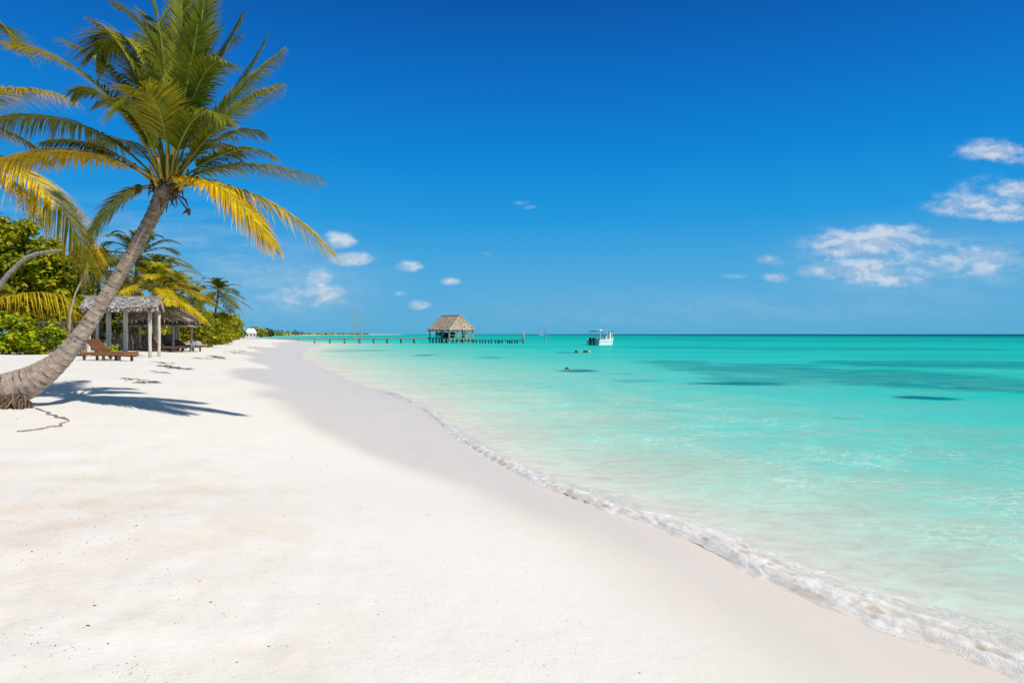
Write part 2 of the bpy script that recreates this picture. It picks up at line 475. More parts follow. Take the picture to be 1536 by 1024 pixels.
def lip(s, X, Y, dist):
    """height of the sea surface near its edge: a small rounded swash front"""
    o = -s
    a = sstep(24, 8, dist) * 0.022 + 0.005
    z = a * sstep(-0.06, 0.10, o) * (1 - sstep(0.15, 1.1, o))
    return z - 0.03 * (o < -0.02)

def swell(s, X, Y, dist):
    sw = 0.012 * np.sin((Y * 1.1 + X * 0.35) * 1.9 + 2.5 * fbm(X / 3, Y / 3, 8, 2)) + 0.02 * (fbm(X / 0.9, Y / 0.45, 12, 3) - 0.5)
    return sw * sstep(0.8, 2.6, -s) * sstep(60, 20, dist)

def build_sea():
    X, Y, Fc = polar_grid(0.6, 40000, 1.022, 0.25, 62)
    s = signed_dist(X, Y, SH); dist = np.hypot(X, Y)
    keep = (s[Fc] < 0.35).any(axis=1)
    off = -s
    dep = np.interp(off / (1 + 0.7 * sstep(8, 40, dist)), [-1, 0, 0.8, 2, 4, 8, 15, 30, 60, 120, 200, 350, 600, 1200], [0, 0.03, 0.13, 0.24, 0.345, 0.46, 0.56, 0.62, 0.66, 0.71, 0.80, 0.90, 0.98, 1.0])
    dep = dep + sstep(3, 20, X) * sstep(40, 10, Y) * 0.03
    hz = 0.05 * (fbm(X / 9, Y / 5, 31, 3) - 0.5) * sstep(1, 8, off)
    dep = np.clip(dep + hz, 0, 1)
    weed = np.zeros_like(X)
    warp = 1.7 * (fbm(X / (0.045 * dist + 0.1), np.log(dist + 1) * 16, 44, 4) - 0.5)
    for cx, cy, w, h, a in [(870, 556, 70, 5, .75), (925, 561, 70, 3, .5), (960, 571, 70, 3, .35), (1110, 575, 150, 5, .7), (1385, 597, 90, 6, .8), (1000, 614, 60, 3, .3), (1020, 544, 150, 8, .4),
                            (1170, 556, 300, 20, .6), (1330, 565, 360, 34, .7), (1490, 575, 320, 40, .75), (1420, 546, 380, 14, .6), (1180, 570, 240, 14, .45), (1120, 549, 300, 10, .5),
                            (640, 532, 36, 4, .5), (735, 536, 36, 3, .3), (520, 526, 130, 4, .25), (850, 529, 34, 2, .5), (1010, 521, 160, 4, .3), (1280, 523, 500, 6, .35), (1410, 535, 360, 6, .25), (1280, 628, 70, 4, .25),
                            (900, 508, 420, 3, .22), (1300, 511, 600, 4, .28)]:
        q = px_ellipse(X, Y, cx, cy, w, h) + warp * 1.3
        weed = np.maximum(weed, (a if w < 200 else 0.8 * a) * (1 - sstep(0.35, 1.5, q)))
    weed *= sstep(1.0, 2.5, off)
    V = np.stack([X, Y, lip(s, X, Y, dist)], -1)
    # low swell, real geometry near the viewer
    V[:, 2] += swell(s, X, Y, dist)
    far = sstep(8, 90, dist)
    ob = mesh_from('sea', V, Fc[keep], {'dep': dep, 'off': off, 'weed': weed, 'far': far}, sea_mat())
    tag(ob, 'clear turquoise sea paling towards the beach with dark weed beds', None, kind='structure')
build_sea()

# ---- foam along the swash front
def foam_mat():
    m, nt, out = newmat('sea_foam')
    al = N(nt, 'ShaderNodeAttribute'); al.attribute_name = 'alpha'
    hg = N(nt, 'ShaderNodeAttribute'); hg.attribute_name = 'froth'
    g = N(nt, 'ShaderNodeNewGeometry'); pos = g.outputs['Position']
    p = N(nt, 'ShaderNodeBsdfPrincipled'); p.inputs['Roughness'].default_value = 0.35; p.inputs['Specular IOR Level'].default_value = 0.5
    ru_ = N(nt, 'ShaderNodeAttribute'); ru_.attribute_name = 'reach'; ruf = maprange(nt, ru_.outputs['Fac'], 0.1, 0.75)
    foamk = math_node(nt, 'ADD', al.outputs['Fac'], maprange(nt, noise_tex(nt, pos, 34, 5, 0.7), 0.34, 0.64, -0.55, 0.35))
    c = mix_col(nt, hg.outputs['Fac'], (0.70, 0.60, 0.49), (0.96, 0.93, 0.88))
    c = mix_col(nt, maprange(nt, foamk, 0.15, 0.6, 0, 1, True), mix_col(nt, ruf, (0.76, 0.69, 0.585), (0.64, 0.70, 0.60)), c)
    link(nt, c, p.inputs['Base Color'])
    n = noise_tex(nt, pos, 90, 4, 0.7)
    b = N(nt, 'ShaderNodeBump'); b.inputs['Strength'].default_value = 0.7; b.inputs['Distance'].default_value = 0.01
    link(nt, n, b.inputs['Height']); link(nt, b.outputs[0], p.inputs['Normal'])
    tr = N(nt, 'ShaderNodeBsdfTransparent'); mx = N(nt, 'ShaderNodeMixShader')
    ed = N(nt, 'ShaderNodeAttribute'); ed.attribute_name = 'edge'
    fine = maprange(nt, noise_tex(nt, pos, 26, 5, 0.7), 0.3, 0.7, -0.55, 0.55)
    a = maprange(nt, math_node(nt, 'ADD', ed.outputs['Fac'], fine), 0.46, 0.54, 0, 1, True)
    link(nt, a, mx.inputs[0]); link(nt, tr.outputs[0], mx.inputs[1]); link(nt, p.outputs[0], mx.inputs[2])
    link(nt, mx.outputs[0], out.inputs[0])
    return m

def build_foam():
    P = densify(SHORE, 60); P = P[(P[:, 1] > 1.2) & (P[:, 1] < 40)]
    seg = np.hypot(*np.diff(P, axis=0).T); L = np.concatenate([[0], np.cumsum(seg)])
    ts = [0.0]; 
    while ts[-1] < L[-1]: ts.append(ts[-1] + 0.012 + 0.0016 * ts[-1])
    ts = np.array(ts[:-1]); px_ = np.interp(ts, L, P[:, 0]); py_ = np.interp(ts, L, P[:, 1])
    tx = np.gradient(px_, ts); ty = np.gradient(py_, ts); k = np.hypot(tx, ty); tx /= k; ty /= k
    nx, ny = ty, -tx          # towards the sea
    nu = 64; u = np.linspace(0, 1, nu) ** 1.3
    T, U = np.meshgrid(ts, u, indexing='ij')
    width = (np.interp(py_, [1, 3.4, 5, 7, 10, 16, 24, 40], [1.2, 1.0, 0.72, 0.5, 0.42, 0.42, 0.5, 0.5]))[:, None]
    front = (0.16 * (fbm(ts / 0.55, ts * 0, 71, 3) - 0.5) + 0.05 * (vnoise(ts / 0.11, ts * 0, 72) - 0.5))[:, None]
    O = -0.05 + front + U * width
    X = px_[:, None] + nx[:, None] * O; Y = py_[:, None] + ny[:, None] * O
    xs, ys = X.ravel(), Y.ravel()
    ru = U.ravel(); tt = T.ravel()
    along, across = tt, (O.ravel())
    big = fbm(along / 0.16, across / 0.07, 91, 3)
    small = fbm(along / 0.05, across / 0.028, 95, 3)
    ridge = 1 - np.abs(2 * fbm(along / 0.13 + big, across / 0.06, 99, 3) - 1)
    amp = np.interp(ys, [1, 5, 8, 12, 20, 40], [1, 1, .9, .6, .4, .3])
    crest = sstep(0, 0.16, ru) * (1 - sstep(0.16, 0.55, ru)) 
    prof = 0.010 * crest + 0.001
    froth = big * 0.5 + small * 0.2 + ridge * 0.3
    h = amp * (prof * (0.4 + 1.3 * big) + (0.024 * (ridge - 0.5) + 0.017 * (small - 0.5)) * sstep(0, 0.14, ru) * (1 - 0.75 * ru))
    s = signed_dist(xs, ys, SH)
    base = np.maximum(land_z(xs, ys, s), lip(s, xs, ys, np.hypot(xs, ys)) + swell(s, xs, ys, np.hypot(xs, ys)))
    z = base + np.maximum(h, -0.001) + 0.005 * sstep(0, 0.06, ru)
    z = z - 0.034 * sstep(0.42, 1.0, ru + 0.3 * (fbm(along / 0.5, across / 0.2, 160, 3) - 0.5))
    z = np.where(ru < 1e-6, base - 0.004, z)
    lace = fbm(along / 0.35, across / 0.13, 120, 4)
    strength = np.interp(ys, [1, 4, 8, 11, 16, 24, 36], [1, 1, 1.0, .62, .5, .35, 0.0])
    clump = 0.55 + 0.9 * fbm(along / 1.3, along * 0, 140, 2)
    alpha = (0.9 * sstep(0, 0.02, ru) * (1 - sstep(0.14, 0.5, ru)) + (1 - ru) ** 0.8 * (lace - 0.33) * 3.2 + 0.05 - 0.5 * sstep(0.6, 1.0, ru)) * strength * clump
    n, m = T.shape
    i = np.arange(n - 1)[:, None]; j = np.arange(m - 1)[None, :]
    Fc = np.stack([i * m + j, (i + 1) * m + j, (i + 1) * m + j + 1, i * m + j + 1], -1).reshape(-1, 4)
    ob = mesh_from('sea_foam', np.stack([xs, ys, z], -1), Fc, {'alpha': np.clip(alpha, -1, 1), 'edge': 1.6 - 1.9 * sstep(13, 25, ys), 'reach': ru, 'froth': np.clip((froth - 0.36) * 3.2, 0, 1)}, foam_mat())
    tag(ob, 'lacy white foam of the small wave breaking along the sand', None, kind='stuff')
build_foam()

# ------------------------------------------------------------------ palms
GREEN_D = (0.036, 0.058, 0.006); GREEN = (0.115, 0.155, 0.008); GREEN_Y = (0.30, 0.295, 0.010); YELLOW = (0.60, 0.42, 0.010); ORANGE = (0.52, 0.29, 0.02); BROWN = (0.24, 0.13, 0.045)

def bez(P, t):
    P = [Vector(p) for p in P]
    while len(P) > 1: P = [P[i].lerp(P[i + 1], t) for i in range(len(P) - 1)]
    return P[0]

def make_frond(root, pts, yel=0.2, n=70, leaf=0.30, width=0.022, droop=0.6, roll=0.0, lift=0.25, brown=0.15, spread=1.0, bare=0.12, name='frond', rib=0.016, flat_normal=None, rnd=random, sweep=0.6):
    """feather-shaped palm leaf: midrib along a curve through pts, leaflets on both sides"""
    mb = MB(); rb = MB()
    K = 24; cur = [bez(pts, i / K) for i in range(K + 1)]
    Lc = sum((cur[i + 1] - cur[i]).length for i in range(K))
    ribc = lerp3((0.20, 0.20, 0.03), (0.45, 0.33, 0.05), min(1, yel + 0.15))
    rb.tube(cur, [rib * (1.5 if i < 3 else 1) * (1 - 0.88 * i / K) + 0.0015 for i in range(K + 1)], lambda i, k: jit(ribc, 0.15), 6)
    yel = min(1, max(0, yel + rnd.uniform(-0.06, 0.06))); base_c = lerp3(GREEN_D, GREEN, min(1, yel * 4)) if yel < 0.25 else (lerp3(GREEN, GREEN_Y, (yel - 0.25) / 0.25) if yel < 0.5 else lerp3(GREEN_Y, YELLOW, min(1, (yel - 0.5) / 0.5)))
    up0 = Vector((0, 0, 1))
    prevS = None
    for i in range(n):
        t = bare + (1 - bare) * (i + rnd.random() * 0.6) / n
        t = min(t, 0.998)
        p = bez(pts, t); T = (bez(pts, min(1, t + 0.02)) - bez(pts, max(0, t - 0.02))).normalized()
        ref = Vector(flat_normal) if flat_normal is not None else up0
        S = T.cross(ref)
        if S.length < 0.2: S = T.cross(Vector((0.3, -1, 0.2)))
        S.normalize()
        if prevS is not None and S.dot(prevS) < 0: S = -S
        prevS = S
        Nn = S.cross(T).normalized()
        if Nn.z < 0 and flat_normal is None: Nn = -Nn
        if roll: 
            q = Matrix.Rotation(roll, 3, T); S2 = q @ S; Nn = q @ Nn
        else: S2 = S
        tt = (t - bare) / (1 - bare)
        ll = leaf * Lc * (0.35 + 0.65 * math.sin(math.pi * min(1, 0.18 + 0.80 * tt)) ** 0.8) * (1 if tt < .85 else 1 - (tt - .85) * 2.2)
        for side in (-1, 1):
            L = ll * rnd.uniform(0.82, 1.12)
            fw = sweep + 0.85 * tt ** 1.6 + rnd.uniform(-0.12, 0.14)
            d = (S2 * side * spread + T * fw + Nn * (lift + rnd.uniform(-0.1, 0.12))).normalized()
            wv = T.cross(d); wv = (d.cross(wv)).normalized()     # blade width direction, in the frond plane
            w = width * rnd.uniform(0.8, 1.2) * (1 - 0.35 * tt)
            g = droop * rnd.uniform(0.7, 1.3) * (0.6 + 0.7 * tt)
            q0 = p; pr = []
            for kk, ft in enumerate((0.0, 0.3, 0.62, 1.0)):
                pos = p + d * (L * ft) + Vector((0, 0, -1)) * (g * L * ft * ft * 0.55)
                pr.append(pos)
            ws = (w * 0.5, w, w * 0.75, 0.0015)
            c1 = jit(base_c, 0.5); c2 = lerp3(c1, GREEN_Y if yel < 0.4 else YELLOW, 0.25)
            tipb = brown * rnd.random() * 1.6
            c3 = lerp3(c2, ORANGE if yel > 0.5 else BROWN, min(0.9, tipb + brown * 0.3))
            vs = []
            for a_, w_ in zip(pr, ws):
                vs += [a_ - wv * w_ * 0.5, a_ + wv * w_ * 0.5]
            mb.add(vs, [(0, 1, 3, 2), (2, 3, 5, 4), (4, 5, 7, 6)], [c1, c2, c3])
    ob = mb.build(name, M_FROND, root)
    rb.build('midrib', M_MIDRIB, ob, smooth=True)
    return ob

def palm_trunk(root, cl, rads, base_col=(0.36, 0.30, 0.25), dark_top=0.0, ring=0.055, seg=22, name='trunk', notches=0):
    """cl: centre line points; ringed bark with dark leaf scars"""
    cl = [Vector(p) for p in cl]
    lens = [0]
    for i in range(len(cl) - 1): lens.append(lens[-1] + (cl[i + 1] - cl[i]).length)
    Lt = lens[-1]; nR = max(12, int(Lt / (ring / 5)))
    pts = []; rr = []; base_pts = densify3(cl, 12)
    bl = [0]
    for i in range(len(base_pts) - 1): bl.append(bl[-1] + (base_pts[i + 1] - base_pts[i]).length)
    bx = np.array([[p.x, p.y, p.z] for p in base_pts]); bl = np.array(bl) * Lt / bl[-1]
    sv = np.linspace(0, Lt, nR)
    rad = np.interp(sv, lens, rads)
    phase = 0; cols = []
    ringpos = np.cumsum(np.random.default_rng(3).uniform(0.6, 1.4, 400)) * ring
    for i, s_ in enumerate(sv):
        p = Vector([np.interp(s_, bl, bx[:, k]) for k in range(3)]); pts.append(p)
        k = np.searchsorted(ringpos, s_); lo = ringpos[k - 1] if k else 0; hi = ringpos[k]
        ph = (s_ - lo) / (hi - lo)
        rr.append(rad[i] * (1 + (0.025 - 0.055 * ph + (0.02 if ph < 0.2 else 0)) * min(1, 0.15 + 1.6 * s_ / Lt)))
        cols.append((ph, s_ / Lt, k))
    rn = random.Random(5)
    KK, II = np.meshgrid(np.arange(seg), np.arange(nR)); RK = np.array([c[2] for c in cols])[:, None] + 0 * KK
    NA = vnoise(KK * 0.55 + RK * 7.3, II * 0.35, 5); NB = vnoise(KK * 0.42 + 9, RK * 1.3, 15); NC = fbm(KK * 0.9, II * 0.05, 25, 2)
    def colf(i, k):
        ph, t, rk = cols[i]
        v = 0.84 + 0.20 * NA[i, k] + 0.24 * (NC[i, k] - 0.3)
        c = tuple(x * v for x in base_col)
        hole = NB[i, k]; worn = min(1.0, 0.25 + t * 2.2)
        if ph < 0.22: c = tuple(x * (0.32 if hole > 0.74 and ph < 0.2 else 1 - 0.34 * worn * (0.4 + hole)) for x in c)
        c = tuple(x * (1 - 0.22 * worn * (NA[i, k] > 0.62)) for x in c)
        if ph > 0.86: c = tuple(x * 1.1 for x in c)
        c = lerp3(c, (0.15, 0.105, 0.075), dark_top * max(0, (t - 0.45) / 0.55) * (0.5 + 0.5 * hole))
        return c
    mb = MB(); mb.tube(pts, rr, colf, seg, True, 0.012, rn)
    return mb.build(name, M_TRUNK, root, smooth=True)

def densify3(P, n):
    out = []
    for i in range(len(P) - 1):
        p0 = P[max(i - 1, 0)]; p1 = P[i]; p2 = P[i + 1]; p3 = P[min(i + 2, len(P) - 1)]
        for k in range(n):
            t = k / n
            out.append(0.5 * ((2 * p1) + (-p0 + p2) * t + (2 * p0 - 5 * p1 + 4 * p2 - p3) * t * t + (-p0 + 3 * p1 - 3 * p2 + p3) * t ** 3))
    out.append(P[-1]); return out

def auto_fronds(root, crown, L, n, yel, seed, leaf=0.27, nl=34, width=0.05, elmin=-25, elmax=82, droop=0.6, brown=0.2, rib=0.018):
    rn = random.Random(seed)
    for i in range(n):
        az = i * 2.39996 + rn.uniform(-0.3, 0.3)
        t = (i + 0.5) / n
        el = R(elmax + (elmin - elmax) * t + rn.uniform(-8, 8))
        l = L * rn.uniform(0.82, 1.12) * (0.75 + 0.25 * min(1, t * 2.5))
        h = Vector((math.cos(az), math.sin(az), 0))
        p0 = Vector(crown); d = h * math.cos(el) + Vector((0, 0, math.sin(el)))
        p1 = p0 + d * l * 0.45
        p2 = p0 + d * l * 0.85 + Vector((0, 0, -0.10 * l * (0.4 + math.cos(el))))
        p3 = p2 + (h * (0.35 + 0.2 * math.cos(el)) * l + Vector((0, 0, -l * (0.22 + 0.2 * t)))) * 0.6
        y = min(1, max(0, yel + rn.uniform(-0.15, 0.15) + (0.45 * (t - 0.55) if t > 0.55 else 0)))
        make_frond(root, [p0, p1, p2, p3], y, nl, leaf, width, droop, 0, 0.2, brown * (0.4 + t), 1.0, 0.14, rib=rib, rnd=rn)

# ---- the leaning palm in the foreground
DP = 9.05
def main_palm():
    base = at(-6, 596, DP); g = ground(-6, DP); base.z = g.z
    root = thing('coconut_palm', 'tall leaning coconut palm with grey ringed trunk rising from the sand in front', 'palm tree', base)
    cl_px = [(-48, 606, 27), (-14, 596, 30), (22, 582, 26.0), (52, 568, 21.5), (84, 545, 15.6), (108, 519, 12.8), (130, 490, 11.2), (150, 459, 10.3), (172, 424, 9.8), (194, 388, 9.6), (214, 352, 9.7), (230, 322, 10.4), (241, 298, 11.6), (247, 280, 12)]
    n = len(cl_px)
    cl = [at(x, y, DP - 0.0 + 0.25 * i / n) for i, (x, y, r) in enumerate(cl_px)]
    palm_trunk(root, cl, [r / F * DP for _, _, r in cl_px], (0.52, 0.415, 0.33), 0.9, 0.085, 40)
    # root mat
    mb = MB(); rn = random.Random(4)
    for k in range(420):
        a = rn.random()
        p = at(-40 + 82 * a + rn.uniform(-3, 3), 588 + 12 * rn.random() + 5 * a, DP - 0.32 + 0.20 * a + rn.uniform(-0.05, 0.1))
        L = rn.uniform(0.06, 0.19)
        e = p + Vector((rn.uniform(-0.06, 0.05 + 0.13 * a), rn.uniform(-0.24, 0.0), -L)); e.z = max(e.z, gz(e.x, e.y) - 0.03)
        m_ = p.lerp(e, 0.5) + Vector((rn.uniform(-.02, .03), rn.uniform(-.03, .01), 0.01))
        c = lerp3((0.36, 0.25, 0.18), (0.08, 0.055, 0.04), rn.random())
        mb.tube([p, m_, e], [0.011, 0.009, 0.004], c, 5)
    mb.build('root_mat', M_TRUNK, root)
    CX, CY = 250, 283
    d0 = DP + 0.25
    def P(*a): return [at(x, y, d0 + z * (0.75 if z < 0 else 1)) for x, y, z in a]
    # (points, yellowness, n, leaf, droop, brown)
    FR = [   # points, yellowness, leaflets, leaflet length, droop, browning, sweep, bare stalk
        ([(256, 286, 0), (300, 240, .1), (400, 238, .25), (484, 268, .3)], .42, 120, .19, 1.0, .25, .6, .2),
        ([(258, 288, -.05), (292, 246, -.35), (345, 272, -.75), (410, 368, -1.0)], .90, 170, .25, .9, .4, .8, .1),
        ([(262, 284, .05), (320, 262, -.1), (420, 288, -.2), (500, 378, -.25)], .74, 130, .18, 1.0, .35, .7, .12),
        ([(240, 286, 0), (205, 272, -.1), (165, 300, -.2), (135, 360, -.25)], .28, 90, .30, .8, .55, .6, .2),
        ([(240, 282, 0), (170, 218, -.1), (80, 216, -.2), (-14, 244, -.25)], .80, 150, .18, 1.2, .45, .6, .22),
        ([(240, 276, 0), (178, 200, .05), (100, 162, .1), (-10, 178, .15)], .20, 130, .22, 1.1, .3, .7, .24),
        ([(243, 272, .05), (200, 160, .1), (120, 84, .15), (10, 67, .15)], .46, 120, .20, .5, .3, .9, .19),
        ([(246, 270, .2), (205, 140, .5), (160, 88, .7), (100, 62, .8)], .42, 96, .19, .6, .3, .8, .19),
        ([(246, 270, .2), (228, 80, .45), (192, 14, .55), (146, 80, .6)], .52, 110, .25, 1.0, .15, .7, .19),
        ([(250, 268, -.05), (262, 120, -.2), (232, 40, -.35), (172, 6, -.45)], .34, 120, .19, .5, .2, 1.1, .19),
        ([(249, 268, .1), (254, 120, .1), (246, 30, .05), (212, -34, .0)], .28, 120, .17, .5, .1, 1.2, .19),
        ([(254, 268, .1), (268, 130, .15), (280, 50, .2), (268, -40, .2)], .22, 120, .16, .4, .08, 1.3, .19),
        ([(258, 268, .1), (285, 130, .1), (303, 50, .05), (310, -40, .0)], .16, 120, .16, .4, .08, 1.3, .19),
        ([(260, 268, .0), (300, 150, .15), (330, 90, .3), (366, 22, .4)], .24, 116, .18, .5, .15, 1.1, .19),
        ([(258, 270, -.1), (282, 150, -.35), (306, 86, -.5), (338, 92, -.75)], .32, 104, .25, .8, .12, .8, .19),
        ([(262, 270, .1), (310, 180, .15), (365, 130, .2), (426, 74, .25)], .36, 116, .17, .8, .25, .9, .19),
        ([(262, 272, -.05), (310, 200, -.2), (360, 148, -.3), (422, 126, -.35)], .38, 116, .18, .9, .3, .8, .19),
        ([(260, 274, .2), (305, 215, .5), (350, 185, .7), (398, 200, .8)], .14, 96, .24, .9, .2, .7, .19),
        ([(252, 276, -.1), (254, 160, -.7), (226, 92, -1.1), (168, 172, -1.5)], .38, 130, .27, .55, .15, .7, .21),
        ([(248, 274, .0), (222, 190, -.3), (190, 140, -.55), (146, 156, -.8)], .24, 110, .26, .8, .2, .8, .21),
        ([(250, 272, .2), (235, 150, .7), (215, 95, 1.1), (168, 66, 1.4)], .12, 100, .22, .6, .1, .9, .21),
        ([(256, 272, .2), (280, 150, .7), (305, 90, 1.2), (356, 58, 1.4)], .10, 100, .22, .6, .1, .9, .21),
        ([(254, 272, -.05), (272, 190, -.4), (300, 146, -.8), (338, 178, -1.1)], .20, 96, .26, .9, .2, .8, .21),
        ([(258, 276, .3), (285, 225, .9), (320, 200, 1.3), (362, 232, 1.5)], .06, 86, .24, .9, .2, .8, .21),
        ([(244, 276, .3), (215, 215, .9), (180, 192, 1.3), (140, 222, 1.5)], .06, 86, .24, .9, .2, .8, .21),
        ([(250, 268, .1), (252, 150, .4), (232, 90, .7), (206, 50, .9)], .08, 100, .2, .5, .1, 1.1, .21),
        ([(256, 268, .1), (276, 150, .4), (300, 100, .7), (332, 40, .9)], .10, 100, .2, .5, .1, 1.1, .21),
            ([(256, 274, -.1), (270, 160, -.5), (292, 80, -.7), (296, 36, -.9)], .30, 110, .19, .6, .1, 1.0, .2),
        ([(248, 270, 0), (215, 120, .1), (190, 60, .1), (140, 32, .1)], .34, 110, .18, .6, .15, 1.0, .22),
        ([(262, 272, 0), (320, 170, .3), (375, 120, .5), (402, 52, .6)], .26, 110, .17, .6, .2, 1.0, .22),
        ([(248, 274, -.05), (205, 180, -.2), (150, 118, -.3), (112, 138, -.35)], .36, 110, .22, .9, .25, .8, .2),
        ([(262, 276, -.05), (320, 230, -.2), (372, 208, -.3), (414, 236, -.35)], .30, 100, .20, .9, .25, .7, .2),
        ([(242, 276, -.05), (190, 236, -.2), (130, 200, -.3), (62, 214, -.35)], .34, 110, .19, 1.0, .25, .7, .2),
    ]
    for i, (pts, y, n_, lf, dr, br, sw, ba) in enumerate(FR):
        rn = random.Random(100 + i)
        make_frond(root, P(*pts), y, int(n_ * 1.1), lf * 1.06, 0.0245 if y < .5 else 0.032, dr, 0, 0.22, br, 1.0, ba, rib=0.017, rnd=rn, sweep=sw)
    # fibrous sheath and hanging dead pieces at the crown base
    mb = MB(); rn = random.Random(8)
    for k in range(46):
        x = rn.uniform(226, 272); a = at(x, rn.uniform(262, 296), d0 + rn.uniform(-.15, .12))
        e = a + Vector((rn.uniform(-.16, .16), rn.uniform(-.08, .05), rn.uniform(-.26, -.05)))
        mb.tube([a, a.lerp(e, .5) + Vector((rn.uniform(-.04, .04), 0, .03)), e], [0.012, 0.016, 0.003], jit(lerp3((0.20, 0.12, 0.06), (0.06, 0.04, 0.025), rn.random())), 5)
    mb.build('crown_fibre', M_TRUNK, root)
    for (x, y, w) in ((207, 281, .08), (282, 316, .055), (232, 302, .06), (200, 247, .05), (268, 262, .06)):
        a = at(x, y, d0 - 0.1); mb = MB()
        mb.tube([at(250, 284, d0), a.lerp(at(250, 284, d0), .4) + Vector((0, 0, .04)), a], [.012, .010, .012], (0.16, 0.10, 0.05), 5)
        for k in range(6):
            e = a + Vector((rn.uniform(-w, w), rn.uniform(-w, w), -rn.uniform(.3, 1.2) * w))
            mb.tube([a + Vector((rn.uniform(-w, w) * .3, 0, w * .3)), e], [w * .38, w * .14], jit((0.13, 0.08, 0.045), .3), 5)
        mb.build('dead_sheath', M_TRUNK, root)
    mb = MB()
    for k, (x, y) in enumerate([(236, 262), (262, 256), (270, 268), (243, 250)]):
        a = at(x, y + 18, d0 - .12); e = at(x + (x - 252) * 0.7, y - 14, d0 - .2)
        mb.tube([a, a.lerp(e, .5), e], [0.028, 0.022, 0.015], (0.42, 0.26, 0.05), 7)
    mb.build('leaf_stalk', M_MIDRIB, root, smooth=True)
main_palm()

# ---- palm standing outside the frame on the left; its fronds reach in
def left_palm():
    d = 12.0
    g = ground(-330, d)
    root = thing('coconut_palm', 'palm at the left edge whose long yellow drooping fronds reach in from outside', 'palm tree', g)
    cr = at(-140, 235, d)
    palm_trunk(root, [g - Vector((0, 0, .15)), g.lerp(cr, .3) + Vector((-.1, 0, 0)), g.lerp(cr, .65) + Vector((-.1, 0, .1)), cr], [.30, .20, .16, .16], (0.38, 0.31, 0.26), 0.6, 0.08, 18)
    def P(*a): return [at(x, y, d + z) for x, y, z in a]
    FR = [
        ([(-140, 232, 0), (-100, 60, .1), (-20, -15, .2), (30, 68, .2)], .26, 80, .24, .8, .2),
        ([(-138, 234, 0), (-60, 140, .0), (40, 118, -.1), (112, 150, -.1)], .62, 80, .19, .9, .4),
        ([(-138, 236, 0), (-20, 196, -.3), (95, 268, -.6), (133, 398, -.7)], .92, 84, .20, 1.1, .45),
        ([(-138, 236, 0), (-50, 165, .3), (30, 190, .4), (72, 240, .5)], .72, 74, .24, .9, .45),
        ([(-138, 238, 0), (-60, 220, .2), (20, 255, .3), (66, 330, .3)], .78, 70, .24, 1.0, .55),
        ([(-138, 238, 0), (-80, 200, .5), (0, 215, .9), (50, 275, 1.0)], .5, 66, .24, 1.0, .4),
        ([(-140, 234, 0), (-190, 100, 0), (-260, 40, 0), (-350, 60, 0)], .3, 60, .25, .8, .2),
        ([(-142, 238, 0), (-220, 190, 0), (-310, 200, 0), (-400, 280, 0)], .5, 60, .22, .9, .3),
        ([(-140, 232, 0), (-150, 60, .2), (-160, -40, .3), (-190, -100, .4)], .2, 60, .25, .6, .1),
        ([(-140, 236, 0), (-130, 120, -.9), (-120, 100, -1.6), (-110, 190, -2.2)], .3, 60, .26, .8, .2),
    ]
    for i, (pts, y, n_, lf, dr, br) in enumerate(FR):
        make_frond(root, P(*pts), y, int(n_ * 1.9), lf, 0.032, dr, 0, 0.2, br, 1.0, 0.13, rib=0.02, rnd=random.Random(300 + i))
left_palm()

# ---- palms behind the shelters
def back_palm(label, cx, cy, d, L, n, yel, seed, lean=0.0, rad=0.12, **kw):
    cr = at(cx, cy, d); gx = cr.x - lean; g = Vector((gx, d, gz(gx, d)))
    root = thing('coconut_palm', label, 'palm tree', g, 'palms behind the beach shelters')
    mid = g.lerp(cr, 0.5) + Vector((-lean * 0.2, 0, 0))
    palm_trunk(root, [g - Vector((0, 0, .1)), g.lerp(cr, .25), mid, cr], [rad * 1.4, rad, rad * .85, rad * .8], (0.30, 0.25, 0.20), 0.5, 0.12, 10)
    auto_fronds(root, cr, L, n, yel, seed, **dict(dict(nl=52), **kw))
    return root
back_palm('dark green palm with upright fronds just right of the leaning trunk, above the grey roof', 207, 385, 36, 2.5, 22, .14, 1, .3, elmax=85, width=.055)
back_palm('low yellow green palm drooping behind the right end of the grey roof', 236, 430, 34, 2.1, 22, .55, 2, .1, width=.06, brown=.25)
back_palm('yellow green palm left of the leaning trunk, behind the grey roof', 146, 404, 37, 2.4, 22, .50, 3, -.2, width=.06, brown=.25)
back_palm('dull green palm with yellow lower fronds behind the thatched hut', 262, 436, 44, 2.2, 20, .42, 4, .1, width=.06)
back_palm('dark palm half hidden left of the lone feathery palm', 292, 447, 56, 2.1, 20, .06, 5, -.2, width=.07, nl=30)
back_palm('dark lone feathery palm standing clear against the sky above the shrubs', 328, 437, 60, 2.3, 22, .08, 6, .5, width=.075, nl=30, elmin=-40)
back_palm('yellowish palm filling the gap above the thatched hut roof', 240, 412, 46, 2.4, 20, .45, 12, .2, width=.06)
back_palm('shaded palm deep behind the pavilion, between its posts', 178, 440, 42, 2.2, 20, .30, 13, .1, width=.06)

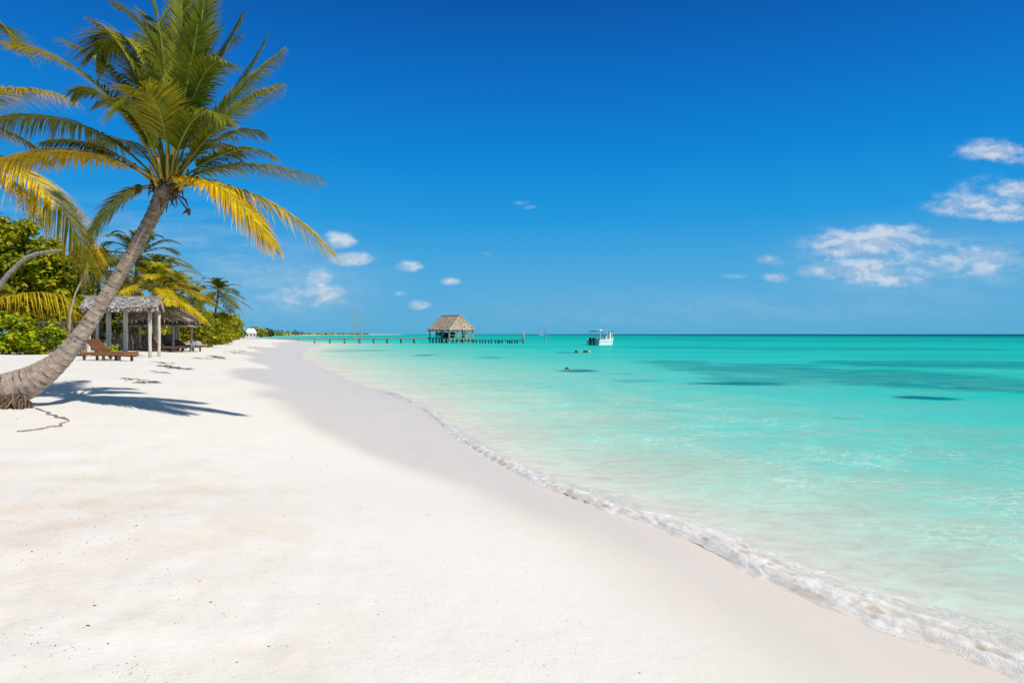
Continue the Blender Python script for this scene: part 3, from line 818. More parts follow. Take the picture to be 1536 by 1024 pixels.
def small_palm():
    d = 30.5
    g = ground(-70, d); root = thing('young_palm', 'young palm whose pale arching frond hangs over the green bush at left', 'palm tree', g)
    cr = at(-70, 478, d)
    palm_trunk(root, [g, g.lerp(cr, .5), cr], [.16, .13, .12], (0.30, 0.25, 0.2), .5, .1, 10)
    def P(*a): return [at(x, y, d + z) for x, y, z in a]
    for i, (pts, y, dr) in enumerate([([(-70, 478, 0), (-10, 452, -.1), (60, 418, -.2), (112, 452, -.3)], .60, 1.5), ([(-70, 478, 0), (-20, 440, .2), (50, 425, .4), (118, 470, .5)], .62, 1.3),
                                      ([(-70, 478, 0), (-60, 420, 0), (-20, 390, .2), (20, 440, .3)], .45, 1.0), ([(-70, 478, 0), (-120, 430, 0), (-160, 430, .2), (-190, 480, .3)], .4, 1.0),
                                      ([(-70, 478, 0), (-20, 470, .8), (40, 455, 1.2), (90, 485, 1.4)], .5, 1.2)]):
        make_frond(root, P(*pts), y, 56, .27, .05, dr, 0, 0.15, .35, 1.0, .12, rib=.025, rnd=random.Random(500 + i))
small_palm()

# ------------------------------------------------------------------ broad-leaved plants
def leaves_into(mb, c, n, spread, size, cols, rn, up=0.85, squash=0.8):
    for _ in range(n):
        v = Vector((rn.gauss(0, 1), rn.gauss(0, 1), rn.gauss(0, 1) * squash))
        v = v.normalized() * (rn.random() ** 0.45)
        p = c + v * spread
        nrm = (v + Vector((rn.uniform(-.7, .7), rn.uniform(-.7, .7), up + rn.uniform(-.5, .7)))).normalized()
        a = nrm.cross(Vector((rn.uniform(-1, 1), rn.uniform(-1, 1), rn.uniform(-1, 1)))).normalized(); b = nrm.cross(a)
        s = size * rn.uniform(0.65, 1.25)
        fold = nrm * s * 0.12
        k = rn.random(); base = cols[min(len(cols) - 1, int(k * len(cols)))]
        depth = 0.75 + 0.35 * max(0.0, v.z)  # clump shading put into the leaf colour, paler towards the top
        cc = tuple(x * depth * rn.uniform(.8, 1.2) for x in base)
        vs = [p - a * s * .5, p - a * s * .12 + b * s * .28 + fold, p + a * s * .22 + b * s * .24 + fold, p + a * s * .55, p + a * s * .22 - b * s * .24 + fold, p - a * s * .12 - b * s * .28 + fold]
        mb.add(vs, [(0, 1, 2, 3), (0, 3, 4, 5)], cc)

BROADG = [(0.104, 0.157, 0.013), (0.209, 0.287, 0.016), (0.33, 0.383, 0.016), (0.504, 0.504, 0.018), (0.7, 0.643, 0.022)]
BRIGHTG = [(0.108, 0.189, 0.011), (0.23, 0.351, 0.013), (0.378, 0.486, 0.015), (0.54, 0.608, 0.018), (0.675, 0.648, 0.018)]
YELG = [(0.143, 0.182, 0.011), (0.286, 0.325, 0.013), (0.455, 0.468, 0.015), (0.598, 0.533, 0.015), (0.75, 0.572, 0.018)]
DARKG = [(0.04, 0.06, 0.010), (0.07, 0.105, 0.012), (0.11, 0.15, 0.012), (0.16, 0.19, 0.014)]

def bushy(name, label, cat, base, lobes, nclump, nleaf, csize, lsize, cols, seed, group=None, limbs=True, mat=None, surf=0.5):
    """plant made of stems and leaf clumps spread through ellipsoid lobes: (centre offset, radii)"""
    rn = random.Random(seed); base = Vector(base)
    root = thing(name, label, cat, base, group)
    mb = MB(); tb = MB(); tot = sum(l[1][0] * l[1][1] * l[1][2] for l in lobes)
    fork = base + Vector((0, 0, 0.25 * max(l[0][2] for l in lobes)))
    tb.tube([base - Vector((0, 0, .1)), base.lerp(fork, .5) + Vector((rn.uniform(-.05, .05), 0, 0)), fork], [lobes[0][1][2] * .09, lobes[0][1][2] * .07, lobes[0][1][2] * .06], (0.2, 0.16, 0.12), 8)
    for c, r in lobes:
        c = base + Vector(c); k = max(3, int(nclump * (r[0] * r[1] * r[2]) / tot))
        for j in range(k):
            v = Vector((rn.gauss(0, 1), rn.gauss(0, 1), rn.gauss(0, 1))).normalized() * (rn.random() ** (0.33 * surf))
            p = c + Vector((v.x * r[0], v.y * r[1], v.z * r[2]))
            if p.z < base.z + csize * .3: p.z = base.z + csize * rn.uniform(.3, .7)
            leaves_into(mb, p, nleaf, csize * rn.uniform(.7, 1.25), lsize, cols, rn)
            if limbs and j % 3 == 0:
                mid = fork.lerp(p, .5) + Vector((rn.uniform(-.1, .1), rn.uniform(-.1, .1), rn.uniform(0, .15))) * r[0]
                w = lobes[0][1][2] * .03
                tb.tube([fork, mid, p], [w, w * .7, w * .3], jit((0.19, 0.15, 0.11), .2), 5)
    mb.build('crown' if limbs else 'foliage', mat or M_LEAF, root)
    tb.build('trunk' if limbs else 'stem', M_TRUNK, root, smooth=True)
    return root

bushy('broadleaf_tree', 'broad crowned sea grape tree filling the left edge below the yellow fronds', 'tree', ground(20, 33),
      [((0, 0, 4.2), (2.2, 1.8, 2.0)), ((-1.8, .4, 4.6), (2.2, 1.8, 1.8)), ((1.7, .2, 3.2), (1.7, 1.4, 1.9)), ((2.4, 0, 2.2), (1.0, 1.0, 1.3)), ((-1.4, 0, 2.4), (2.0, 1.4, 1.5)), ((.3, 0, 2.2), (2.0, 1.2, 1.2)), ((2.6, .2, 3.9), (1.0, 1.0, 1.1)), ((3.0, .2, 1.2), (.9, .9, 1.0)), ((-.2, 0.2, 5.6), (1.3, 1.1, .75))], 300, 62, .48, .25, BROADG, 21)
bushy('leafy_shrub', 'low bright green shrub on the sand at the left edge, left of the trunk', 'shrub', ground(10, 28.5),
      [((0, 0, .75), (1.5, .9, .8)), ((1.4, .1, .6), (1.0, .8, .65)), ((-1.6, 0, .8), (1.4, .9, .8)), ((2.2, .3, .45), (.6, .6, .5)), ((.4, -.5, .4), (1.3, .6, .4))], 180, 46, .27, .17, BRIGHTG, 22, limbs=False)
bushy('leafy_shrub', 'dense dark shrub behind the fence, between the pavilion posts', 'shrub', ground(198, 41),
      [((0, 0, 1.0), (1.7, 1.0, 1.2)), ((-1.8, 0, .9), (1.4, 1.0, 1.1)), ((1.6, 0, .9), (1.4, 1.0, 1.1))], 110, 44, .36, .2, BROADG, 23, limbs=False)
bushy('leafy_shrub', 'shadowy shrub behind the wooden rail, left of the leaning trunk', 'shrub', ground(100, 37),
      [((0, 0, .9), (1.6, 1.0, 1.1)), ((-1.9, 0, 1.0), (1.5, 1.0, 1.2)), ((1.4, 0, 1.3), (1.2, 1.0, 1.3))], 110, 44, .36, .2, DARKG, 24, limbs=False)
bushy('leafy_shrub', 'rounded yellow green shrub beside the thatched hut, at the bend of the beach', 'shrub', ground(318, 60),
      [((0, 0, 1.1), (1.7, 1.2, 1.2)), ((1.1, -.6, .6), (1.1, .9, .75)), ((-1.5, 0, 1.3), (1.4, 1.0, 1.2)), ((.5, .8, 1.7), (1.4, 1, 1.0))], 170, 46, .34, .2, YELG, 25, limbs=False)
bushy('leafy_shrub', 'golden tipped shrub lower right of the rounded shrub, nearest the jetty', 'shrub', ground(331, 66),
      [((0, 0, .9), (1.1, 1.0, 1.0)), ((.4, .3, 1.5), (.8, .8, .8))], 70, 44, .32, .19, YELG, 26, limbs=False)
bushy('leafy_shrub', 'tall dark green shrub behind the yellow green one, under the lone palm', 'shrub', ground(300, 70),
      [((0, 0, 1.8), (2.2, 1.2, 1.6)), ((2.4, .5, 1.5), (1.5, 1.2, 1.4))], 120, 44, .42, .24, BROADG, 27, limbs=False)
bushy('leafy_shrub', 'green shrub row behind the golden tipped shrub, towards the white house', 'shrub', ground(322, 92),
      [((0, 0, 1.2), (2.0, 1.5, 1.3)), ((1.4, 2, 1.0), (1.6, 1.5, 1.0)), ((-1.6, 1, 1.6), (1.6, 1.5, 1.5))], 110, 44, .40, .26, BROADG, 28, limbs=False)
bushy('leafy_shrub', 'deep green bush closing the view behind the thatched hut', 'shrub', ground(262, 48),
      [((0, 0, 1.2), (2.0, 1.2, 1.3)), ((1.9, .4, 1.1), (1.4, 1.2, 1.2)), ((-1.8, 0, 1.4), (1.6, 1.2, 1.4))], 120, 44, .40, .22, BROADG, 29, limbs=False)

bushy('broadleaf_tree', 'round green tree behind the grey roof, between the palm crowns', 'tree', ground(186, 50),
      [((0, 0, 2.6), (2.0, 1.5, 1.6)), ((-1.8, .2, 2.2), (1.5, 1.3, 1.4)), ((1.7, 0, 2.0), (1.5, 1.3, 1.3)), ((.2, 0, 1.2), (2.0, 1.2, 1.1))], 150, 50, .44, .24, BROADG, 51)
bushy('leafy_shrub', 'high yellow green shrub behind the round hut, left of the lone feathery palm', 'shrub', ground(256, 56),
      [((0, 0, 1.7), (2.0, 1.3, 1.6)), ((1.7, .2, 1.4), (1.4, 1.2, 1.3)), ((-1.6, .2, 2.0), (1.4, 1.2, 1.4))], 130, 50, .42, .24, YELG, 52, limbs=False)
bushy('broadleaf_tree', 'spreading green tree between the sea grape tree and the leaning trunk', 'tree', ground(128, 44),
      [((0, 0, 2.8), (1.8, 1.4, 1.5)), ((1.3, 0, 1.8), (1.4, 1.2, 1.3)), ((-1.2, 0, 1.8), (1.4, 1.2, 1.3))], 120, 50, .44, .24, BROADG, 53)

# trees along the far beach
def far_tree(px, d, h, w, seed, label, cols):
    g = ground(px, d)
    bushy('beach_tree', label, 'tree', g, [((0, 0, h * .55), (w, w * .8, h * .42)), ((w * .7, 0, h * .42), (w * .7, w * .6, h * .3)), ((-w * .6, 0, h * .48), (w * .7, w * .6, h * .35))], 34, 40, w * .38, w * .24, cols, seed, 'trees along the far beach', mat=M_TOWNLEAF)
far_tree(343, 135, 3.0, 2.0, 41, 'bushy green tree left of the white beach house', BROADG)
far_tree(337, 150, 4.0, 2.6, 42, 'dark tree left of and behind the white beach house', DARKG)
far_tree(385, 380, 6.0, 4.2, 43, 'olive tree directly behind the white beach house', BROADG)
far_tree(352, 220, 5.0, 2.6, 46, 'dark tree close to the left side of the white beach house', DARKG)
far_tree(397, 440, 5.6, 4.6, 44, 'dark tree just above the flat roofed white house', DARKG)
far_tree(331, 118, 4.5, 2.8, 45, 'tall green tree behind the shrub row, left of all far trees', BROADG)

def far_palms():
    g = ground(416, 520)
    root = thing('distant_palm', 'small distant palm on the far beach beyond the jetty', 'palm tree', g, 'distant palms on the far beach')
    mb = MB(); mb.tube([g, g + Vector((.3, 0, 2.6)), g + Vector((.5, 0, 4.8))], [.22, .17, .14], (0.24, 0.19, 0.15), 7); mb.build('trunk', M_TRUNK, root)
    mb = MB(); rn = random.Random(9); c = g + Vector((.5, 0, 4.8))
    for k in range(16):
        a = k * 2.4; el = R(rn.uniform(-20, 70)); L = rn.uniform(1.9, 2.6)
        h = Vector((math.cos(a), math.sin(a), 0)); d = h * math.cos(el) + Vector((0, 0, math.sin(el)))
        p1 = c + d * L * .6; p2 = c + d * L * .95 + Vector((0, 0, -.5)) ; sd = h.cross(Vector((0, 0, 1))) * .32
        cc = jit(rn.choice([(0.03, 0.055, 0.012), (0.05, 0.075, 0.014), (0.10, 0.10, 0.015)]))
        mb.add([c, p1 - sd + Vector((0, 0, -.2)), p1, p1 + sd + Vector((0, 0, -.2)), p2], [(0, 1, 2), (0, 2, 3), (1, 4, 2), (2, 4, 3)], cc)
    mb.build('crown', M_TOWNLEAF, root)
    for i, (px, d, s) in enumerate([(405, 470, 1.0), (411, 500, .9), (423, 560, 1.0), (428, 540, .8), (433, 580, 1.0), (438, 600, .95), (443, 590, 1.15), (448, 610, 1.0), (452, 650, 1.0), (401, 450, .9)]):
        o = copy_tree(root); o.location = ground(px, d); o.scale = (s * rn.uniform(.9, 1.1), s, s); o.rotation_euler.z = rn.uniform(0, 6)
far_palms()

def far_coast():
    mb = MB(); rn = random.Random(13)
    for k in range(420):
        t = rn.random(); px = 404 + 155 * t ** 1.1; d = np.interp(px, [404, 450, 480, 560], [520, 720, 930, 1650]) + rn.uniform(0, 40)
        x = (px - 768) / F * d
        if float(signed_dist([x], [d], SH)[0]) < 5: x -= 14
        h = np.interp(px, [404, 450, 475, 560], [2.8, 3.2, 2.4, 3.0]) * rn.uniform(.5, 1.1); w = rn.uniform(1.5, 3.5) * d / 700
        z = gz(x, d); cc = jit(rn.choice(DARKG + BROADG[:3]), .2)
        n = 7; ring = [Vector((x + w * math.cos(2 * math.pi * i / n), d + w * math.sin(2 * math.pi * i / n), z + rn.uniform(.0, .35) * h)) for i in range(n)]
        ring2 = [Vector((x + w * .65 * math.cos(2 * math.pi * i / n), d + w * .65 * math.sin(2 * math.pi * i / n), z + h * rn.uniform(.6, 1))) for i in range(n)]
        fs = [(i, (i + 1) % n, n + (i + 1) % n, n + i) for i in range(n)] + [tuple(n + i for i in range(n))]
        mb.add(ring + ring2, fs, [jit(cc, .3) for _ in fs])
    o = mb.build('coastal_scrub', M_TOWNLEAF); tag(o, 'low dark scrub along the far shore', None, kind='stuff')
far_coast()

# ------------------------------------------------------------------ thatched roofs
def thatch_face(mb, a, b, c, d, rows, n, cols, rn, thick=0.03, over=1.7):
    """a-b lower edge, d-c upper edge; overlapping courses of ragged strips"""
    a, b, c, d = map(Vector, (a, b, c, d))
    nrm = (b - a).cross(d - a).normalized()
    if nrm.z < 0: nrm = -nrm
    for r in range(rows):
        t0 = r / rows; t1 = min(1, (r + over) / rows)
        for k in range(n):
            u0 = k / n + rn.uniform(-.3, .3) / n; u1 = u0 + rn.uniform(.9, 1.7) / n
            u0 = max(0, u0); u1 = min(1, u1)
            if u1 <= u0: continue
            dl = rn.uniform(-.35, .12) / rows
            lo = t0 + dl
            def pt(u, t): return (a.lerp(b, u)).lerp(d.lerp(c, u), t)
            l = nrm * thick * rn.uniform(.5, 1.6); h = nrm * thick * .15
            cc = jit(rn.choice(cols), .18)
            w = rn.uniform(-.15, .15) / n
            mb.add([pt(u0 + w, lo) + l, pt(u1 + w, lo) + l * rn.uniform(.6, 1.2), pt(u1, t1) + h, pt(u0, t1) + h], [(0, 1, 2, 3)], cc)

GREYTH = [(0.374, 0.341, 0.308), (0.484, 0.462, 0.44), (0.297, 0.264, 0.231), (0.572, 0.561, 0.55), (0.418, 0.363, 0.308)]
TANTH = [(0.558, 0.419, 0.295), (0.682, 0.527, 0.388), (0.465, 0.341, 0.248), (0.775, 0.62, 0.465), (0.388, 0.279, 0.202)]
BRNTH = [(0.423, 0.326, 0.247), (0.537, 0.419, 0.319), (0.325, 0.248, 0.189), (0.617, 0.496, 0.392)]

def post_mesh(mb, a, b, r, col, rn, seg=10):
    a = Vector(a); b = Vector(b); pts = [a.lerp(b, i / 5) + Vector((rn.uniform(-.15, .15) * r, rn.uniform(-.15, .15) * r, 0)) for i in range(6)]
    mb.tube(pts, [r * rn.uniform(.92, 1.08) for _ in pts], lambda i, k: jit(col, .12), seg)

def pavilion():
    rn = random.Random(31); d0 = 25.5; d1 = 28.4
    g = ground(182, (d0 + d1) / 2)
    root = thing('beach_pavilion', 'open beach shelter with grey palm shingle roof on pale log posts', 'shelter', g)
    A = at(118, 463, d0); B = at(235, 462, d0); Cc = at(246, 464.5, d1); Dd = at(134, 464.5, d1)
    dm = (d0 + d1) / 2; R0 = at(128, 446, dm); R1 = at(240, 446.5, dm)
    mb = MB()
    thatch_face(mb, A, B, R1, R0, 7, 46, GREYTH, rn, .03)
    thatch_face(mb, Cc, Dd, R0, R1, 7, 46, GREYTH, rn, .03)
    # underside boards
    mb.add([A, B, R1, R0], [(3, 2, 1, 0)], (0.20, 0.16, 0.12)); mb.add([Cc, Dd, R0, R1], [(3, 2, 1, 0)], (0.20, 0.16, 0.12))
    rf = mb.build('roof', M_THATCH, root)
    mb = MB(); mb.tube([R0 + Vector((-.05, 0, .03)), R0.lerp(R1, .5) + Vector((0, 0, .02)), R1 + Vector((.05, 0, .03))], .035, (0.42, 0.38, 0.33), 7); mb.build('ridge_cap', M_WOOD, rf)
    # fringe along both eaves and verge
    mb = MB()
    for (p, q) in ((A, B), (Cc, Dd), (B, R1), (Cc, R1)):
        for k in range(60):
            a = p.lerp(q, rn.random()); L = rn.uniform(.04, .15)
            e = a + Vector((rn.uniform(-.05, .05), rn.uniform(-.04, .02), -L)); w = Vector((rn.uniform(.015, .035), 0.01, 0))
            mb.add([a - w, a + w, e + w * .6, e - w * .6], [(0, 1, 2, 3)], jit(rn.choice(GREYTH[:3] + BRNTH), .2))
    mb.build('eaves_fringe', M_THATCH, rf)
    z_e = lambda p: p.z - 0.05
    for (px, d, r, up) in ((133, d0 + .25, .075, 464), (225, d0 + .3, .065, 464), (238.5, d1 - .3, .062, 466), (188.5, dm + .8, .088, 462), (163, d1 - .3, .09, 466), (146, d1 - .3, .06, 466)):
        gp = ground(px, d); top = Vector((gp.x, gp.y, at(px, up, d).z + .03))
        mb = MB(); post_mesh(mb, gp - Vector((0, 0, .15)), top, r, (0.62, 0.55, 0.47), rn); mb.build('post', M_WOOD, root, smooth=True)
    mb = MB()
    for a, b in ((A.lerp(Dd, .08), B.lerp(Cc, .08)), (A.lerp(Dd, .92), B.lerp(Cc, .92)), (A.lerp(B, .95), Dd.lerp(Cc, .95)), (A.lerp(B, .06), Dd.lerp(Cc, .06))):
        mb.beam(a - Vector((0, 0, .06)), b - Vector((0, 0, .06)), .08, .09, (0.24, 0.19, 0.15))
    for k in range(7):
        u = (k + .5) / 7; mb.beam(A.lerp(B, u) - Vector((0, 0, .02)), R0.lerp(R1, u) - Vector((0, 0, .05)), .05, .05, (0.22, 0.17, 0.13))
    mb.build('roof_frame', M_WOOD, root)
pavilion()

def cone_hut(label, cx, d, apex_y, eave_y, rpx, cols, seed, posts, tier2=True):
    rn = random.Random(seed); g = ground(cx, d); root = thing('thatched_hut', label, 'hut', g)
    ap = at(cx, apex_y, d); ez = at(cx, eave_y, d).z; r = rpx / F * d; n = 22
    mb = MB()
    def ringp(k, rr, z): return Vector((ap.x + rr * math.cos(2 * math.pi * k / n), ap.y + rr * math.sin(2 * math.pi * k / n), z))
    for k in range(n):
        thatch_face(mb, ringp(k, r, ez), ringp(k + 1, r, ez), ap + Vector((.02, 0, 0)), ap, 8, 5, cols, rn, .035)
        mb.add([ringp(k, r * .98, ez), ringp(k + 1, r * .98, ez), ap - Vector((0, 0, .06))], [(0, 1, 2)], (0.24, 0.19, 0.14))
        for q in range(8):
            a = ringp(k + rn.random(), r * rn.uniform(.95, 1.0), ez + .02); e = a + Vector((rn.uniform(-.04, .04), rn.uniform(-.04, .04), -rn.uniform(.06, .2))); w = Vector((.03, .01, 0))
            mb.add([a - w, a + w, e + w * .5, e - w * .5], [(0, 1, 2, 3)], jit(rn.choice(cols), .2))
    if tier2:
        z2 = ez - .16
        for k in range(n):
            thatch_face(mb, ringp(k, r * .99, z2 - .16), ringp(k + 1, r * .99, z2 - .16), ringp(k + 1, r * .62, z2 + .18), ringp(k, r * .62, z2 + .18), 3, 5, [tuple(x * 1.15 for x in c) for c in cols], rn, .03)
    mb.build('roof', M_THATCH, root)
    for a in range(posts):
        an = 2 * math.pi * (a + .35) / posts; p = Vector((ap.x + r * .75 * math.cos(an), ap.y + r * .75 * math.sin(an), 0)) if posts > 1 else Vector((ap.x, ap.y, 0))
        p.z = gz(p.x, p.y); mb = MB(); post_mesh(mb, p - Vector((0, 0, .1)), Vector((p.x, p.y, ez + .15)), .06, (0.40, 0.35, 0.30), rn); mb.build('post', M_WOOD, root, smooth=True)
cone_hut('round hut with brown thatched cone roof just behind the grey roofed pavilion', 240, 36, 444, 481, 57, BRNTH, 33, 6)
cone_hut('small tan thatched sunshade lower and behind the round hut', 266, 44, 474, 486, 26, TANTH, 34, 1, False)

# ------------------------------------------------------------------ fences
def fence():
    rn = random.Random(35); root = thing('picket_fence', 'grey weathered picket fence running behind the pavilion posts', 'fence', ground(195, 36.5))
    mb = MB(); pr = [ground(140 + (262 - 140) * i / 60, 36.5 + 1.5 * i / 60) for i in range(61)]
    for p in pr:
        h = rn.uniform(.75, .95); mb.box(p + Vector((0, 0, h / 2 - .05)), (.075, .025, h + .1), jit((0.36, 0.31, 0.27), .25), Matrix.Rotation(rn.uniform(-.05, .05), 3, 'Y'))
    mb.build('picket_panel', M_WOOD, root)
    mb = MB()
    for z in (.22, .62):
        for i in range(0, 60, 10): mb.beam(pr[i] + Vector((0, .04, z)), pr[i + 10] + Vector((0, .04, z)), .035, .07, (0.33, 0.28, 0.24))
    mb.build('rail', M_WOOD, root)
    for i in range(0, 61, 15):
        mb = MB(); post_mesh(mb, pr[i] + Vector((0, .1, -.1)), pr[i] + Vector((0, .1, 1.05)), .05, (0.42, 0.37, 0.32), rn); mb.build('post', M_WOOD, root)
    root = thing('wooden_railing', 'low wooden rail with sloping boards between the green bush and the trunk', 'fence', ground(98, 31))
    a = ground(58, 31); b = ground(134, 31); mb = MB(); zt = at(98, 483, 31).z
    mb.beam(Vector((a.x, a.y, zt)), Vector((b.x, b.y, zt + .02)), .1, .06, (0.42, 0.36, 0.30)); mb.build('rail', M_WOOD, root)
    mb = MB()
    for k in range(18):
        p = a.lerp(b, (k + .5) / 18); mb.box(Vector((p.x, p.y + .06, (p.z + zt - .08) / 2)), (.09, .025, zt - .04 - p.z), jit((0.25, 0.2, 0.16), .25))
    mb.build('board_panel', M_WOOD, root)
    for k in (0, .5, 1):
        p = a.lerp(b, k); mb = MB(); post_mesh(mb, Vector((p.x, p.y, p.z - .1)), Vector((p.x, p.y, zt - .035)), .045, (0.38, 0.32, 0.27), rn); mb.build('post', M_WOOD, root)
fence()

def stalks():
    d = 30.0; rn = random.Random(36)
    pts = [at(x, y, d) for x, y in ((-30, 505), (-16, 460), (2, 426), (20, 404), (42, 386), (70, 378), (102, 375))]
    pts[0].z = gz(pts[0].x, pts[0].y)
    root = thing('arching_trunk', 'bare grey trunk arching out of the shrub in front of the sea grape tree', 'tree', pts[0])
    palm_trunk(root, pts, [.15, .13, .115, .11, .10, .085, .05], (0.40, 0.36, 0.31), .0, .1, 10)
    mb = MB()
    for k in range(9):
        a = pts[-1]; e = a + Vector((rn.uniform(.1, .6), rn.uniform(-.2, .2), rn.uniform(-.25, .2))); mb.tube([a - Vector((.1, 0, 0)), a.lerp(e, .5) + Vector((0, 0, .05)), e], [.02, .014, .004], jit((0.33, 0.28, 0.22)), 5)
    mb.build('twig', M_TRUNK, root)
    p = [at(x, y, 26) for x, y in ((103, 482), (105, 470), (113, 440), (127, 412), (132, 388))]; p[0].z = gz(p[0].x, p[0].y)
    mb = MB(); mb.tube(p, [.05, .045, .035, .03, .02], lambda i, k: jit((0.46, 0.38, 0.27), .15), 7)
    for k in range(26):
        t = rn.random(); a = p[3].lerp(p[4], t); e = a + Vector((rn.uniform(-.22, .14), rn.uniform(-.1, .1), -rn.uniform(.25, .8))); mb.tube([a, a.lerp(e, .5) + Vector((rn.uniform(-.05, .05), 0, .02)), e], [.010, .010, .003], jit((0.42, 0.29, 0.16), .3), 4)
    o = mb.build('dry_palm_stalk', M_TRUNK, origin=p[0], smooth=True)
    tag(o, 'pale dry palm stalk with hanging shreds, under the long yellow frond', 'dead branch')
stalks()

# ------------------------------------------------------------------ loungers, rocks, plant, sticks
def lounger(name, label, loc, rot, col, back=40, L=1.75, W=0.62, H=0.27, group=None):
    rn = random.Random(len(label)); root = thing(name, label, 'sun lounger', (0, 0, 0), group)
    mb = MB()
    for s in (-1, 1): mb.box((0, s * (W / 2 - .02), H - .045), (L, .045, .085), jit(col, .1))
    for x in (-L / 2 + .02, L / 2 - .02): mb.box((x, 0, H - .045), (.045, W - .09, .083), jit(col, .1))
    mb.build('frame', M_TEAK, root)
    mb = MB(); xb = -L / 2 + .62
    for k in range(14):
        x = xb + .04 + (L / 2 - .05 - xb) * k / 13; mb.box((x, 0, H + .012), (.062, W - .02, .022), jit(col, .15))
    mb.build('seat', M_TEAK, root)
    mb = MB(); a = R(back); M_ = Matrix.Rotation(a, 3, 'Y')
    for k in range(8):
        q = M_ @ Vector((-.07 - .075 * k, 0, .012)); mb.box(Vector((xb, 0, H)) + q, (.062, W - .05, .022), jit(tuple(c * .6 for c in col), .15), M_)
    for s in (-1, 1):
        q = M_ @ Vector((-.32, s * (W / 2 - .08), -.02)); mb.box(Vector((xb, 0, H)) + q, (.62, .035, .035), jit(col, .1), M_)
    mb.build('backrest', M_TEAK, root)
    for x in (-L / 2 + .12, .02, L / 2 - .22):
        for s in (-1, 1):
            mb = MB(); mb.box((x, s * (W / 2 - .055), (H - .09) / 2 - .02), (.075, .05, H - .05), jit(col, .12)); mb.build('leg', M_TEAK, root)
    root.location = loc; root.rotation_euler.z = rot
    return root
lounger('sun_lounger', 'brown wooden sun lounger with raised back, beside the leaning trunk', ground(164, 22.3), R(-14), (0.30, 0.125, 0.045), 42, 1.72)
lounger('sun_lounger', 'dark wooden lounger in the shade of the round hut, nearest the pavilion post', ground(250, 34), R(-8), (0.17, 0.085, 0.045), 38)
lounger('sun_lounger', 'wooden lounger under a blue towel beside the pale rocks', ground(280, 37), R(-16), (0.19, 0.10, 0.05), 30)
lounger('sun_lounger', 'shaded brown lounger farthest back under the round hut', ground(243, 37.5), R(10), (0.15, 0.075, 0.04), 45)

def towel():
    mb = MB(); g = ground(280, 37); n, m = 14, 6; rn = random.Random(3)
    M_ = Matrix.Rotation(R(-16), 3, 'Z')
    vs = []
    for i in range(n):
        for j in range(m):
            x = -.25 + 1.12 * i / (n - 1); y = (-.5 + j / (m - 1)) * .74
            z = .305 + .02 * math.sin(i * 1.3) * math.sin(j) + rn.uniform(0, .012)
            if abs(y) > .33 or x > .85: z -= .11
            vs.append(g + M_ @ Vector((x, y, z)))
    fs = [(i * m + j, (i + 1) * m + j, (i + 1) * m + j + 1, i * m + j + 1) for i in range(n - 1) for j in range(m - 1)]
    mb.add(vs, fs, (0.22, 0.40, 0.58)); o = mb.build('beach_towel', M_CLOTH, origin=g, smooth=True)
    tag(o, 'pale blue towel spread over the wooden lounger by the rocks', 'towel')
towel()

def rocks():
    rn = random.Random(37)
    for i in range(24):
        px = 252 + 58 * rn.random(); d = 40 + 9 * (px - 252) / 58 + rn.uniform(-.8, 1.2)
        g = ground(px, d); r = rn.uniform(.18, .42)
        vs = []; fs = []; n, m = 9, 6
        for a in range(m + 1):
            th = math.pi * a / m
            for b in range(n):
                ph = 2 * math.pi * b / n; k = r * (1 + rn.uniform(-.22, .22))
                vs.append(g + Vector((k * 1.25 * math.sin(th) * math.cos(ph), k * math.sin(th) * math.sin(ph), k * .75 * math.cos(th) + r * .3)))
        for a in range(m):
            for b in range(n): fs.append((a * n + b, a * n + (b + 1) % n, (a + 1) * n + (b + 1) % n, (a + 1) * n + b))
        mb = MB(); mb.add(vs, fs, [jit((0.43, 0.38, 0.33), .2) for _ in fs]); o = mb.build('rock', M_ROCK, origin=g)
        tag(o, 'pale rough coral rock in the heap beside the round hut', 'rock', 'pale rocks heaped beside the hut')
rocks()

def plant():
    rn = random.Random(38); g = ground(166, 23.6); root = thing('leafy_plant', 'young green plant growing behind the wooden lounger', 'plant', g)
    mb = MB(); sb = MB()
    for k in range(22):
        a = rn.uniform(0, 6.28); h = rn.uniform(.25, .62); tip = g + Vector((math.cos(a) * rn.uniform(.05, .28), math.sin(a) * .2, h)); sb.tube([g, g.lerp(tip, .5) + Vector((0, 0, .05)), tip], [.012, .009, .004], (0.13, 0.16, 0.03), 5)
        for q in range(7):
            t = rn.uniform(.35, 1); p = g.lerp(tip, t); dv = Vector((rn.uniform(-1, 1), rn.uniform(-1, 1), rn.uniform(-.1, .9))).normalized(); L = rn.uniform(.12, .22); s = dv.cross(Vector((0, 0, 1))).normalized() * .03
            e = p + dv * L - Vector((0, 0, .03)); m_ = p + dv * L * .5
            mb.add([p, m_ + s, e, m_ - s], [(0, 1, 2), (0, 2, 3)], jit(rn.choice(BRIGHTG[1:]), .2))
    mb.build('leaf', M_LEAF, root); sb.build('stem', M_MIDRIB, root)
    # heap of dry sticks under the shelter
    mb = MB()
    c = ground(202, 34.5)
    for k in range(90):
        a = c + Vector((rn.uniform(-.95, .95), rn.uniform(-.3, .3), rn.uniform(0, .25))); e = a + Vector((rn.uniform(-.5, .5), rn.uniform(-.3, .3), rn.uniform(-.05, .75))); a.z = gz(a.x, a.y) + .02 + rn.random() * .1
        mb.tube([a, a.lerp(e, .5) + Vector((rn.uniform(-.06, .06), 0, .04)), e], [.028, .02, .006], jit(lerp3((0.45, 0.38, 0.30), (0.22, 0.17, 0.13), rn.random()), .15), 5)
    o = mb.build('driftwood_heap', M_WOOD, origin=c); tag(o, 'tangled heap of pale dry driftwood behind the pavilion posts', 'driftwood')
plant()

